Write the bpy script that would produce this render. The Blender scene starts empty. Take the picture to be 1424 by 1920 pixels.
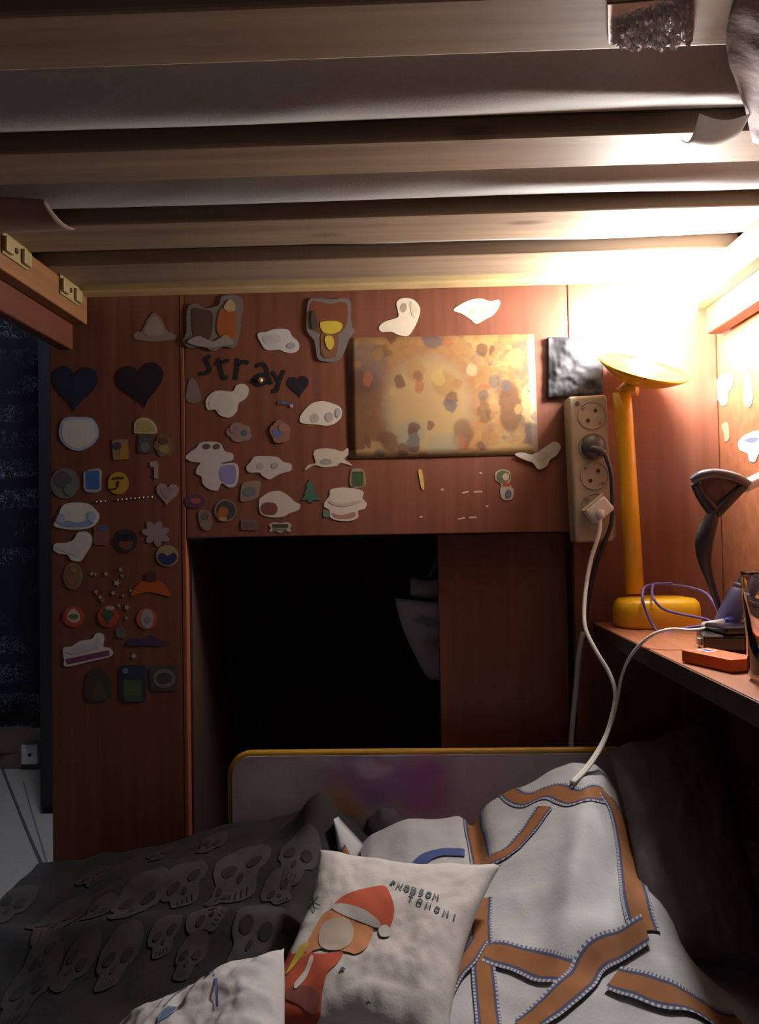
import bpy, bmesh, math, random
from mathutils import Vector, Matrix, noise, geometry
random.seed(7)
S = bpy.context.scene
C = S.collection
# ------------------------------------------------------------------ camera
FPX, IW, IH = 1435.0, 1424, 1920
CAMZ = 0.98
CAM_PITCH, CAM_YAW, CAM_ROLL = 1.5, 1.7, -1.0
cd = bpy.data.cameras.new('camera'); cam = bpy.data.objects.new('camera', cd); C.objects.link(cam)
RM = (Matrix.Rotation(math.radians(CAM_YAW), 3, 'Z') @ Matrix.Rotation(math.radians(90 + CAM_PITCH), 3, 'X')
      @ Matrix.Rotation(math.radians(CAM_ROLL), 3, 'Z'))
CO = Vector((0, 0, CAMZ))
cam.matrix_world = Matrix.Translation(CO) @ RM.to_4x4()
cd.sensor_fit = 'VERTICAL'; cd.sensor_height = 24.0; cd.lens = 24.0 * FPX / IH
cd.clip_start = 0.02; cd.clip_end = 50
S.camera = cam
# ------------------------------------------------------------------ world, exposure
w = bpy.data.worlds.new('world'); S.world = w; w.use_nodes = True
w.node_tree.nodes['Background'].inputs[0].default_value = (0.62, 0.68, 1.0, 1)
w.node_tree.nodes['Background'].inputs[1].default_value = 0.030
S.view_settings.view_transform = 'Standard'; S.view_settings.look = 'None'
S.view_settings.gamma = 1; S.view_settings.exposure = 0; S.view_settings.use_curve_mapping = False
S.cycles.use_denoising = True
S.cycles.sample_clamp_indirect = 4.0
S.cycles.max_bounces = 8
BULB = 305.0            # radiance of the lamp bulb
ROOM_FILL = 78.0             # radiance of the unseen fill lamp added over the far floor

# ------------------------------------------------------------------ pixel helpers
def ray(px, py):
    return (RM @ Vector(((px - IW / 2) / FPX, (IH / 2 - py) / FPX, -1))).normalized()
def PY(px, py, Y):
    d = ray(px, py); return CO + d * ((Y - CO.y) / d.y)
def PX(px, py, X):
    d = ray(px, py); return CO + d * ((X - CO.x) / d.x)
def PZ(px, py, Z):
    d = ray(px, py); return CO + d * ((Z - CO.z) / d.z)
def hit(px, py, zf, t0=0.4, t1=1.5):
    d = ray(px, py); t = t0
    while t < t1:
        p = CO + d * t
        if p.z < zf(p.x, p.y):
            return p
        t += 0.003
    return CO + d * t1

# ------------------------------------------------------------------ materials
MC = {}
def newmat(name):
    m = bpy.data.materials.new(name); m.use_nodes = True
    nt = m.node_tree; b = nt.nodes['Principled BSDF']
    return m, nt, b
def N(nt, t, **k):
    n = nt.nodes.new(t)
    for a, v in k.items():
        setattr(n, a, v)
    return n
def rgba(c): return (c[0], c[1], c[2], 1)
def M(name, col, rough=0.5, metal=0.0, var=0.10, scale=40.0, bump=0.0, coat=0.0, trans=0.0, stretch=None, alpha=1.0):
    key = (name, col, rough, metal)
    if key in MC: return MC[key]
    m, nt, b = newmat(name)
    tc = N(nt, 'ShaderNodeTexCoord'); mp = N(nt, 'ShaderNodeMapping')
    if stretch: mp.inputs['Scale'].default_value = stretch
    nz = N(nt, 'ShaderNodeTexNoise'); nz.inputs['Scale'].default_value = scale; nz.inputs['Detail'].default_value = 4
    nt.links.new(tc.outputs['Object'], mp.inputs['Vector']); nt.links.new(mp.outputs['Vector'], nz.inputs['Vector'])
    mx = N(nt, 'ShaderNodeMix', data_type='RGBA')
    mx.inputs['A'].default_value = rgba([max(0, c * (1 - var)) for c in col])
    mx.inputs['B'].default_value = rgba([min(1, c * (1 + var)) for c in col])
    nt.links.new(nz.outputs['Fac'], mx.inputs['Factor']); nt.links.new(mx.outputs['Result'], b.inputs['Base Color'])
    b.inputs['Roughness'].default_value = rough; b.inputs['Metallic'].default_value = metal
    b.inputs['Coat Weight'].default_value = coat; b.inputs['Transmission Weight'].default_value = trans
    b.inputs['Alpha'].default_value = alpha
    if bump:
        bp = N(nt, 'ShaderNodeBump'); bp.inputs['Strength'].default_value = bump; bp.inputs['Distance'].default_value = 0.003
        nt.links.new(nz.outputs['Fac'], bp.inputs['Height']); nt.links.new(bp.outputs['Normal'], b.inputs['Normal'])
    MC[key] = m
    return m
def wood(name, c1, c2, rough, grain='Z', scale=1.0, bump=0.05, knots=False):
    m, nt, b = newmat(name)
    tc = N(nt, 'ShaderNodeTexCoord'); mp = N(nt, 'ShaderNodeMapping')
    st = {'Z': (60, 60, 2.2), 'X': (2.2, 60, 60), 'Y': (60, 2.2, 60)}[grain]
    mp.inputs['Scale'].default_value = [s * scale for s in st]
    nz = N(nt, 'ShaderNodeTexNoise'); nz.inputs['Scale'].default_value = 1.0; nz.inputs['Detail'].default_value = 6
    n2 = N(nt, 'ShaderNodeTexNoise'); n2.inputs['Scale'].default_value = 6.0; n2.inputs['Detail'].default_value = 3
    nt.links.new(tc.outputs['Object'], mp.inputs['Vector']); nt.links.new(mp.outputs['Vector'], nz.inputs['Vector'])
    nt.links.new(tc.outputs['Object'], n2.inputs['Vector'])
    ad = N(nt, 'ShaderNodeMath', operation='MULTIPLY_ADD'); ad.inputs[1].default_value = 0.45
    nt.links.new(n2.outputs['Fac'], ad.inputs[0]); nt.links.new(nz.outputs['Fac'], ad.inputs[2])
    cr = N(nt, 'ShaderNodeValToRGB'); cr.color_ramp.elements[0].position = 0.45; cr.color_ramp.elements[1].position = 1.0
    cr.color_ramp.elements[0].color = rgba(c1); cr.color_ramp.elements[1].color = rgba(c2)
    nt.links.new(ad.outputs[0], cr.inputs['Fac'])
    out = cr.outputs['Color']
    if knots:
        mk = N(nt, 'ShaderNodeMapping'); mk.inputs['Scale'].default_value = (3.0, 11, 11)
        vo = N(nt, 'ShaderNodeTexVoronoi'); vo.inputs['Scale'].default_value = 1.6
        nt.links.new(tc.outputs['Object'], mk.inputs['Vector']); nt.links.new(mk.outputs['Vector'], vo.inputs['Vector'])
        r = N(nt, 'ShaderNodeMapRange'); r.inputs['From Min'].default_value = 0.06; r.inputs['From Max'].default_value = 0.17
        r.inputs['To Min'].default_value = 0.75; r.inputs['To Max'].default_value = 0.0
        nt.links.new(vo.outputs['Distance'], r.inputs['Value'])
        mx = N(nt, 'ShaderNodeMix', data_type='RGBA'); mx.inputs['B'].default_value = rgba([c * 0.3 for c in c1])
        nt.links.new(out, mx.inputs['A']); nt.links.new(r.outputs['Result'], mx.inputs['Factor']); out = mx.outputs['Result']
    nt.links.new(out, b.inputs['Base Color'])
    b.inputs['Roughness'].default_value = rough
    bp = N(nt, 'ShaderNodeBump'); bp.inputs['Strength'].default_value = bump; bp.inputs['Distance'].default_value = 0.002
    nt.links.new(nz.outputs['Fac'], bp.inputs['Height']); nt.links.new(bp.outputs['Normal'], b.inputs['Normal'])
    return m
def spots(name, base, lst, rough=0.6, distort=0.05, dscale=6.0, var=0.2, vscale=30, soft=0.25, bump=0.0, cells=None):
    """printed pattern in UV space: lst of (u, v, ru, rv, colour[, strength])"""
    m, nt, b = newmat(name)
    tc = N(nt, 'ShaderNodeTexCoord')
    nz = N(nt, 'ShaderNodeTexNoise'); nz.inputs['Scale'].default_value = dscale; nz.inputs['Detail'].default_value = 3
    nt.links.new(tc.outputs['UV'], nz.inputs['Vector'])
    sb = N(nt, 'ShaderNodeVectorMath', operation='SUBTRACT'); sb.inputs[1].default_value = (0.5, 0.5, 0.5)
    nt.links.new(nz.outputs['Color'], sb.inputs[0])
    ma = N(nt, 'ShaderNodeVectorMath', operation='MULTIPLY_ADD'); ma.inputs[1].default_value = (distort, distort, 0)
    nt.links.new(sb.outputs[0], ma.inputs[0]); nt.links.new(tc.outputs['UV'], ma.inputs[2])
    n2 = N(nt, 'ShaderNodeTexNoise'); n2.inputs['Scale'].default_value = vscale; n2.inputs['Detail'].default_value = 5
    nt.links.new(tc.outputs['UV'], n2.inputs['Vector'])
    mx = N(nt, 'ShaderNodeMix', data_type='RGBA')
    mx.inputs['A'].default_value = rgba([c * (1 - var) for c in base]); mx.inputs['B'].default_value = rgba([min(1, c * (1 + var)) for c in base])
    nt.links.new(n2.outputs['Fac'], mx.inputs['Factor'])
    cur = mx.outputs['Result']
    for ci, (sc, cols, fac) in enumerate(cells or ()):
        vm = N(nt, 'ShaderNodeMapping'); vm.inputs['Scale'].default_value = (sc * 1.5, sc, 1); vm.inputs['Location'].default_value = (ci * 3.7, ci * 1.3, 0)
        nt.links.new(ma.outputs[0], vm.inputs['Vector'])
        vo = N(nt, 'ShaderNodeTexVoronoi'); vo.inputs['Scale'].default_value = 1.0; nt.links.new(vm.outputs['Vector'], vo.inputs['Vector'])
        sx = N(nt, 'ShaderNodeSeparateColor'); nt.links.new(vo.outputs['Color'], sx.inputs[0])
        cr = N(nt, 'ShaderNodeValToRGB'); cr.color_ramp.interpolation = 'CONSTANT'; nt.links.new(sx.outputs[0], cr.inputs['Fac'])
        cr.color_ramp.elements[0].color = rgba(cols[0]); cr.color_ramp.elements[1].position = 1 / len(cols); cr.color_ramp.elements[1].color = rgba(cols[1])
        for k in range(2, len(cols)):
            e_ = cr.color_ramp.elements.new(k / len(cols)); e_.color = rgba(cols[k])
        mc = N(nt, 'ShaderNodeMix', data_type='RGBA'); mc.inputs['Factor'].default_value = fac
        nt.links.new(cur, mc.inputs['A']); nt.links.new(cr.outputs['Color'], mc.inputs['B']); cur = mc.outputs['Result']
    for s in lst:
        u, v, ru, rv, col = s[:5]; k = s[5] if len(s) > 5 else 1.0
        mp = N(nt, 'ShaderNodeMapping')
        mp.inputs['Scale'].default_value = (1 / ru, 1 / rv, 0); mp.inputs['Location'].default_value = (-u / ru, -v / rv, 0)
        ln = N(nt, 'ShaderNodeVectorMath', operation='LENGTH')
        mr = N(nt, 'ShaderNodeMapRange', interpolation_type='SMOOTHSTEP')
        mr.inputs['From Min'].default_value = 1 - soft; mr.inputs['From Max'].default_value = 1 + soft
        mr.inputs['To Min'].default_value = k; mr.inputs['To Max'].default_value = 0
        mi = N(nt, 'ShaderNodeMix', data_type='RGBA'); mi.inputs['B'].default_value = rgba(col)
        nt.links.new(ma.outputs[0], mp.inputs['Vector']); nt.links.new(mp.outputs['Vector'], ln.inputs[0])
        nt.links.new(ln.outputs['Value'], mr.inputs['Value']); nt.links.new(mr.outputs['Result'], mi.inputs['Factor'])
        nt.links.new(cur, mi.inputs['A']); cur = mi.outputs['Result']
    nt.links.new(cur, b.inputs['Base Color']); b.inputs['Roughness'].default_value = rough
    if bump:
        bp = N(nt, 'ShaderNodeBump'); bp.inputs['Strength'].default_value = bump; bp.inputs['Distance'].default_value = 0.002
        nt.links.new(n2.outputs['Fac'], bp.inputs['Height']); nt.links.new(bp.outputs['Normal'], b.inputs['Normal'])
    return m
def emit(name, col, st):
    m, nt, b = newmat(name)
    b.inputs['Base Color'].default_value = rgba(col)
    b.inputs['Emission Color'].default_value = rgba(col); b.inputs['Emission Strength'].default_value = st
    return m

def translucent(m, col, fac=.5):
    nt = m.node_tree; b = nt.nodes['Principled BSDF']; out = nt.nodes['Material Output']
    t = N(nt, 'ShaderNodeBsdfTranslucent'); t.inputs['Color'].default_value = rgba(col)
    mx = N(nt, 'ShaderNodeMixShader'); mx.inputs[0].default_value = fac
    nt.links.new(b.outputs[0], mx.inputs[1]); nt.links.new(t.outputs[0], mx.inputs[2]); nt.links.new(mx.outputs[0], out.inputs['Surface'])
    return m
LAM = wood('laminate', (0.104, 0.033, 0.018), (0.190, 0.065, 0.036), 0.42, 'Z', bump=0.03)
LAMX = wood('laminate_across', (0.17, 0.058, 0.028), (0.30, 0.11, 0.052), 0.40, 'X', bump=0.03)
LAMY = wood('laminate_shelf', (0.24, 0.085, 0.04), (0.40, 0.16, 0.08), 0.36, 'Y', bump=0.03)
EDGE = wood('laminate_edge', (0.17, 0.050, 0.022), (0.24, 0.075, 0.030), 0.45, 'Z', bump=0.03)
PINE = wood('pine', (0.185, 0.130, 0.085), (0.33, 0.245, 0.168), 0.6, 'X', bump=0.10, knots=True)
PINEY = wood('pine_rail', (0.13, 0.055, 0.018), (0.22, 0.095, 0.032), 0.5, 'Y', bump=0.08)
REDW = wood('stained_rail', (0.065, 0.018, 0.009), (0.105, 0.028, 0.012), 0.45, 'Y', bump=0.05)

# ------------------------------------------------------------------ object helpers
def link(name, me, mat=None, parent=None, smooth=False):
    o = bpy.data.objects.new(name, me); C.objects.link(o)
    if mat: me.materials.append(mat)
    if parent: o.parent = parent
    if smooth:
        for p in me.polygons: p.use_smooth = True
    return o
def obj(name, bm, mat=None, parent=None, smooth=False):
    bmesh.ops.recalc_face_normals(bm, faces=bm.faces)
    me = bpy.data.meshes.new(name); bm.to_mesh(me); bm.free()
    return link(name, me, mat, parent, smooth)
def tag(o, label, cat, group=None):
    o['label'] = label; o['category'] = cat
    if group: o['group'] = group
    return o
def struct(o):
    o['kind'] = 'structure'; return o
def thing(name, label, cat, loc=(0, 0, 0), group=None):
    o = bpy.data.objects.new(name, None); C.objects.link(o); o.location = loc; o.empty_display_size = 0.05
    bpy.context.view_layer.update()
    return tag(o, label, cat, group)
def kid(name, bm, mat, par, smooth=False):
    """child mesh given in world coordinates under a parent that sits at par.location"""
    off = par.location.copy()
    if par.parent: off = off + par.parent.location
    bmesh.ops.translate(bm, verts=bm.verts, vec=-off)
    return obj(name, bm, mat, par, smooth)
def bbox(bm, x0, x1, y0, y1, z0, z1, bev=0.0, seg=2):
    r = bmesh.ops.create_cube(bm, size=1)
    vs = r['verts']
    for v in vs:
        v.co = Vector((x0 + (v.co.x + .5) * (x1 - x0), y0 + (v.co.y + .5) * (y1 - y0), z0 + (v.co.z + .5) * (z1 - z0)))
    if bev:
        es = list({e for v in vs for e in v.link_edges})
        bmesh.ops.bevel(bm, geom=es, offset=bev, segments=seg, affect='EDGES', profile=0.5)
    return bm
def box(x0, x1, y0, y1, z0, z1, bev=0.0, seg=2):
    return bbox(bmesh.new(), x0, x1, y0, y1, z0, z1, bev, seg)
def catmull(pts, n=8):
    pts = [Vector(p) for p in pts]; P = [2 * pts[0] - pts[1]] + pts + [2 * pts[-1] - pts[-2]]; out = []
    for i in range(1, len(P) - 2):
        a, b, c, d = P[i - 1:i + 3]
        for k in range(n):
            t = k / n
            out.append(0.5 * ((2 * b) + (c - a) * t + (2 * a - 5 * b + 4 * c - d) * t * t + (3 * b - a - 3 * c + d) * t ** 3))
    out.append(pts[-1]); return out
def tube(pts, r, seg=10, bm=None, rf=None, cap=True):
    bm = bm or bmesh.new(); rings = []; n = len(pts); up = None
    for i, p in enumerate(pts):
        p = Vector(p); t = (Vector(pts[min(i + 1, n - 1)]) - Vector(pts[max(i - 1, 0)])).normalized()
        if up is None:
            up = t.orthogonal().normalized()
        up = (up - t * up.dot(t)).normalized(); s = t.cross(up)
        rr = rf(i / max(1, n - 1)) if rf else r
        rings.append([bm.verts.new(p + (up * math.cos(a) + s * math.sin(a)) * rr) for a in [2 * math.pi * k / seg for k in range(seg)]])
    for a, b in zip(rings, rings[1:]):
        for k in range(seg):
            bm.faces.new((a[k], a[(k + 1) % seg], b[(k + 1) % seg], b[k]))
    if cap:
        bm.faces.new(rings[0]); bm.faces.new(rings[-1][::-1])
    return bm
def lathe(prof, axis_o, axis_d, seg=32, sx=1.0, bm=None, close=False):
    """revolve (r, h) profile round an axis"""
    bm = bm or bmesh.new(); d = Vector(axis_d).normalized(); u = d.orthogonal().normalized()
    if abs(d.z) > 0.9: u = Vector((1, 0, 0))
    u = (u - d * u.dot(d)).normalized(); v = d.cross(u); rings = []
    for r, h in prof:
        rings.append([bm.verts.new(Vector(axis_o) + d * h + (u * math.cos(a) * sx + v * math.sin(a)) * max(r, 1e-5))
                      for a in [2 * math.pi * k / seg for k in range(seg)]])
    prs = list(zip(rings, rings[1:])) + ([(rings[-1], rings[0])] if close else [])
    for a, b in prs:
        for k in range(seg):
            bm.faces.new((a[k], a[(k + 1) % seg], b[(k + 1) % seg], b[k]))
    if not close:
        bm.faces.new(rings[0]); bm.faces.new(rings[-1][::-1])
    bmesh.ops.remove_doubles(bm, verts=bm.verts, dist=1e-5)
    return bm
def prism(loop_a, loop_b):
    bm = bmesh.new(); A = [bm.verts.new(p) for p in loop_a]; B = [bm.verts.new(p) for p in loop_b]; n = len(A)
    bm.faces.new(A); bm.faces.new(B[::-1])
    for k in range(n):
        bm.faces.new((A[k], B[k], B[(k + 1) % n], A[(k + 1) % n]))
    return bm
def grid(nu, nv, f, thick=None, uvf=None):
    """closed sheet from f(u, v); thick(p, u, v) gives the under side"""
    bm = bmesh.new(); uvl = bm.loops.layers.uv.new('UVMap'); T = []; B = []
    for j in range(nv + 1):
        for i in range(nu + 1):
            p = Vector(f(i / nu, j / nv)); T.append(bm.verts.new(p))
    if thick:
        for j in range(nv + 1):
            for i in range(nu + 1):
                B.append(bm.verts.new(thick(T[j * (nu + 1) + i].co, i / nu, j / nv)))
    W = nu + 1
    def q(L, i, j): return L[j * W + i]
    for j in range(nv):
        for i in range(nu):
            fc = bm.faces.new((q(T, i, j), q(T, i + 1, j), q(T, i + 1, j + 1), q(T, i, j + 1)))
            for l, (a, b) in zip(fc.loops, ((i, j), (i + 1, j), (i + 1, j + 1), (i, j + 1))):
                l[uvl].uv = uvf(l.vert.co, a / nu, b / nv) if uvf else (a / nu, b / nv)
            if thick:
                bm.faces.new((q(B, i, j + 1), q(B, i + 1, j + 1), q(B, i + 1, j), q(B, i, j)))
    if thick:
        for i in range(nu):
            bm.faces.new((q(T, i, 0), q(B, i, 0), q(B, i + 1, 0), q(T, i + 1, 0)))
            bm.faces.new((q(T, i + 1, nv), q(B, i + 1, nv), q(B, i, nv), q(T, i, nv)))
        for j in range(nv):
            bm.faces.new((q(T, 0, j + 1), q(B, 0, j + 1), q(B, 0, j), q(T, 0, j)))
            bm.faces.new((q(T, nu, j), q(B, nu, j), q(B, nu, j + 1), q(T, nu, j + 1)))
    return bm
def fbm(x, y, z=0.0, s=1.0): return noise.fractal(Vector((x * s, y * s, z)), 1.0, 2.0, 3)
def G(x, c, w): return math.exp(-((x - c) / w) ** 2)
def sstep(a, b, x):
    t = min(1, max(0, (x - a) / (b - a))); return t * t * (3 - 2 * t)
def lerp_tab(tab, x):
    if x <= tab[0][0]: return tab[0][1]
    for (a, va), (b, vb) in zip(tab, tab[1:]):
        if x <= b: return va + (vb - va) * (x - a) / (b - a)
    return tab[-1][1]

# ================================================================== the room
YF = 1.20                     # front of the wardrobe
XR = 0.495                    # right wall
ZS = CAMZ + 0.375             # underside of the bunk slats
YB = 3.25                     # far wall
floor_m = M('linoleum', (0.46, 0.44, 0.41), 0.45, var=0.12, scale=60)
struct(obj('floor', box(-2.6, XR + .1, -1.6, YB + .1, -0.05, 0), floor_m))
wall_m = M('plaster', (0.42, 0.36, 0.32), 0.8, var=0.06, scale=30, bump=0.05)
struct(obj('wall_back', box(-2.6, XR + .1, YB, YB + .1, 0, 2.5), wall_m))
struct(obj('wall_left', box(-2.7, -2.6, -1.6, YB + .1, 0, 2.5), wall_m))
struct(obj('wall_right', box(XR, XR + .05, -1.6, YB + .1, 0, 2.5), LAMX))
struct(obj('ceiling', box(-2.7, XR + .1, -1.6, YB + .1, 2.5, 2.55), wall_m))
struct(obj('baseboard_back', box(-2.59, XR - .01, YB - .015, YB, 0, 0.06, 0.004), M('skirting', (0.16, 0.12, 0.10), 0.6)))

# ================================================================== wardrobe behind the bed
xL = PY(95, 1000, YF).x; xD = PY(341, 780, YF).x; xU = PY(1072, 900, YF).x; zO = PY(705, 1003, YF).z
zT = ZS + 0.05
wd = thing('wardrobe', 'tall reddish-brown laminate wardrobe covered in stickers, with a dark open niche', 'wardrobe', (0.0, YF, 0))
def wkid(name, bm, m): return kid(name, bm, m, wd)
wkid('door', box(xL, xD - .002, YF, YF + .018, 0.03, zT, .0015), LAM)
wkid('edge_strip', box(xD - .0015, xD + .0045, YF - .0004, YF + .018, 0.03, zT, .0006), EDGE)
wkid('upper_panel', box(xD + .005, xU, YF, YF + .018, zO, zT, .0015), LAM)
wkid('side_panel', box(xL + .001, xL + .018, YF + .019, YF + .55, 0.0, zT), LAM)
wkid('partition', box(xD - .010, xD + .008, YF + .019, YF + .55, 0.0, zO - .001), M('shaded_melamine', (0.030, 0.012, 0.010), .7))  # colour darkened to paint in the shade inside the niche
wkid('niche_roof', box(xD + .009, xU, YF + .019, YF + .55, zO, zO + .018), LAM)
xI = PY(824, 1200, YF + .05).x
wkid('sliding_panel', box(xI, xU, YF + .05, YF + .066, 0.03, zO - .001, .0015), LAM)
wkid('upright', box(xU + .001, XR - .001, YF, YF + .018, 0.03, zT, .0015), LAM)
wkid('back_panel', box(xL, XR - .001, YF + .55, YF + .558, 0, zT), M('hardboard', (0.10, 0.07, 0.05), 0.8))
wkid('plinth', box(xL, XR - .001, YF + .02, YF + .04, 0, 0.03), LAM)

# ================================================================== upper bunk
YEND = 1.165
bk = thing('bunk_bed', 'pine slatted base and stained side rails of the upper bunk overhead', 'bunk bed', (0, 0.6, ZS))
XLR = -0.505
def zdep(py, z=ZS): return PZ(712, py, z).y
ts = 0.022
slats = [(zdep(3), zdep(110)), (zdep(265), zdep(326)), (zdep(405), zdep(456)), (zdep(483), zdep(521))]
gap = slats[0][0]
slats = [(gap - .34, gap - .27), (gap - .16, gap - .09)] + slats
for i, (a, b) in enumerate(slats):
    bm = box(XLR + .004, XR - .034, a, b, ZS, ZS + ts, .003)
    kid('slat', bm, PINE, bk)
kid('end_rail', box(XLR, XR - .03, YEND - .028, YEND, ZS - .004, ZS + .09, .003), M('pale_rail', (0.50, 0.36, 0.17), 0.55, var=0.25, scale=25), bk)
for sx, xa, xb in ((-1, XLR - .022, XLR), (1, XR - .03, XR - .006)):
    kid('side_rail', box(xa, xb, -0.9, YEND, ZS - .085, ZS + .12, .003), REDW, bk)
kid('ledger', box(XLR + .0005, XLR + .022, -0.9, YEND, ZS - .046, ZS - .001, .002), PINEY, bk)
kid('ledger', box(XR - .054, XR - .0305, -0.9, YEND, ZS - .046, ZS - .001, .002), PINEY, bk)
brk_m = M('zinc_plate', (0.24, 0.18, 0.08), 0.5, 0.1)
for (px, py) in ((28, 470), (130, 545)):
    c = PX(px, py, XLR + .023); c.z = ZS - .013; c.y = min(c.y, YEND - .036)
    bm = box(XLR + .0225, XLR + .0245, c.y - .032, c.y + .032, c.z - .014, c.z + .014, .0006)
    bbox(bm, XLR + .0245, XLR + .03, c.y - .032, c.y - .012, c.z - .011, c.z + .008, .002)
    bbox(bm, XLR + .0245, XLR + .03, c.y + .012, c.y + .032, c.z - .011, c.z + .008, .002)
    br = kid('slat_bracket', bm, brk_m, bk)
    s = lathe([(0.0, 0), (.004, 0), (.0035, .0018), (0, .002)], (XLR + .0245, c.y, c.z), (1, 0, 0), 12)
    kid('screw', s, M('screw_dark', (0.06, 0.05, 0.04), 0.4, 0.6), br)
# mattress on the slats, its cover sagging between them
mt = thing('bunk_mattress', 'grey fabric underside of the upper mattress sagging between the slats', 'mattress', (0, 0.6, ZS + ts))
edges = [s for ab in slats for s in ab]
def mat_z(x, y):
    z = ZS + ts + .0006
    for (a, b), (c, d) in zip(slats, slats[1:]):
        if b < y < c:
            t = (y - b) / (c - b)
            sag = .017 * (math.sin(math.pi * t) * (0.55 + .75 * t)) * (c - b) / .1
            wr = .004 * fbm(x * 2.2, y * 9 + x * 1.5, 3.1) * math.sin(math.pi * t)
            tri = .006 * max(0, 1 - abs(y - (b + (c - b) * (0.35 + 0.6 * (x - .05)))) / .03) * G(x, .22, .16)
            z -= max(0, sag - wr + tri * math.sin(math.pi * t))
    return min(z, ZS + ts + .0006)
fab = M('mattress_ticking', (0.34, 0.34, 0.335), 0.8, var=0.12, scale=420, bump=0.06)
bm = grid(110, 190, lambda u, v: (lambda x, y: (x, y, mat_z(x, y)))(XLR + .01 + u * (XR - .05 - XLR), -.15 + v * (YEND - .032 + .15)),
          thick=lambda p, u, v: Vector((p.x, p.y, ZS + .16)))
kid('cover', bm, fab, mt, True)
# loose hem of the cover hanging at the left
c0 = [PZ(-60, 372, ZS - .002), PZ(84, 356, ZS - .002), PZ(140, 428, ZS - .001), PZ(-60, 438, ZS - .001)]
def flap(u, v):
    p = (c0[0].lerp(c0[1], u)).lerp(c0[3].lerp(c0[2], u), v)
    return p + Vector((0, 0, -.006 * math.sin(math.pi * v) - .002 - .010 * u * u * (1 - v)))
kid('loose_hem', grid(14, 10, flap, thick=lambda p, u, v: p + Vector((0, 0, .0012))), M('hem_cloth', (0.16, 0.10, 0.08), 0.8), mt, True)
# foil tape on the nearest slat
fq = [PZ(1140, 6, ZS), PZ(1302, -8, ZS), PZ(1300, 72, ZS), PZ(1142, 80, ZS)]
def foil(u, v):
    p = fq[0].lerp(fq[1], u).lerp(fq[3].lerp(fq[2], u), v)
    k = sstep(.02, .12, u) * sstep(0.25, 0.5, v + .45 * u) * sstep(0, .06, 1.02 - u)
    h = abs(noise.noise(Vector((u * 9 + v * 5, v * 14 - u * 6, .3)))) * .012 + abs(noise.noise(Vector((u * 24, v * 30, 1.7)))) * .005
    return Vector((p.x, p.y, ZS - .0012 - k * h))
tag(obj('foil_tape', grid(60, 44, foil, thick=lambda p, u, v: Vector((p.x, p.y, ZS - .0004))), M('foil', (0.66, 0.62, 0.63), 0.42, 0.75, var=.1), None, False),
    'crinkled silvery-brown foil tape stuck under the bunk slat', 'tape')
# brown cloth tucked under the slats by the right wall
def hang(u, v):
    top = [PZ(1386, -30, ZS), PZ(1362, 78, ZS - .002), PZ(1394, 190, ZS - .002), PZ(1412, 262, ZS - .004)]
    cv = catmull(top, 6); k = v * (len(cv) - 1); i = min(int(k), len(cv) - 2); p = cv[i].lerp(cv[i + 1], k - i)
    bulge = math.sin(math.pi * u) * .03 * (0.5 + .5 * math.sin(math.pi * v))
    return Vector((p.x + u * (XR - .06 - p.x), p.y, p.z - .003 - bulge + .006 * fbm(u * 3, v * 5, 2.2)))
tag(obj('hanging_cloth', grid(16, 30, hang, thick=lambda p, u, v: p + Vector((.0005, 0, .0015))), M('brown_cloth', (0.30, 0.235, 0.25), 0.85, var=.2, scale=90, bump=.3), None, True),
    'dull mauve-brown cloth tucked under the bunk slats near the lamp', 'cloth')
def curl(u, v):
    a = PZ(1312, 214, ZS - .012); b = PZ(1408, 214, ZS - .006)
    p = a.lerp(b, u); return p + Vector((0, .045 * v, -.012 * math.sin(math.pi * v) * (1 - .5 * u) - .006 * math.sin(math.pi * u)))
tag(obj('paper_curl', grid(14, 8, curl, thick=lambda p, u, v: p + Vector((0, 0, .0008))), translucent(M('white_paper', (0.72, 0.72, 0.72), 0.7), (0.8, 0.8, 0.78), .6), None, True),
    'curled scrap of white paper poking out below the slats beside the mauve cloth', 'paper')

# ================================================================== lower bed
ZM = CAMZ - 0.52
bd = thing('lower_bed', 'lower bunk bed base with a pale mattress, mostly hidden by bedding', 'bed', (0, 0.3, 0))
kid('mattress', box(-.53, XR - .004, -1.1, 1.10, ZM - .16, ZM, .02, 3), M('mattress_cotton', (0.45, 0.43, 0.42), 0.85), bd)
kid('side_board', box(-.556, -.534, -1.1, 1.13, 0.16, ZM - .02, .003), REDW, bd)
kid('base_board', box(-.53, XR - .004, -1.1, 1.12, .26, ZM - .161), M('base_board', (0.28, 0.2, 0.12), 0.7), bd)
for xx in (-.55, XR - .05):
    for yy in (-1.08, 1.06):
        kid('leg', box(xx, xx + .04, yy, yy + .05, 0, .258 if xx > 0 else .158, .003), REDW, bd)
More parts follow.
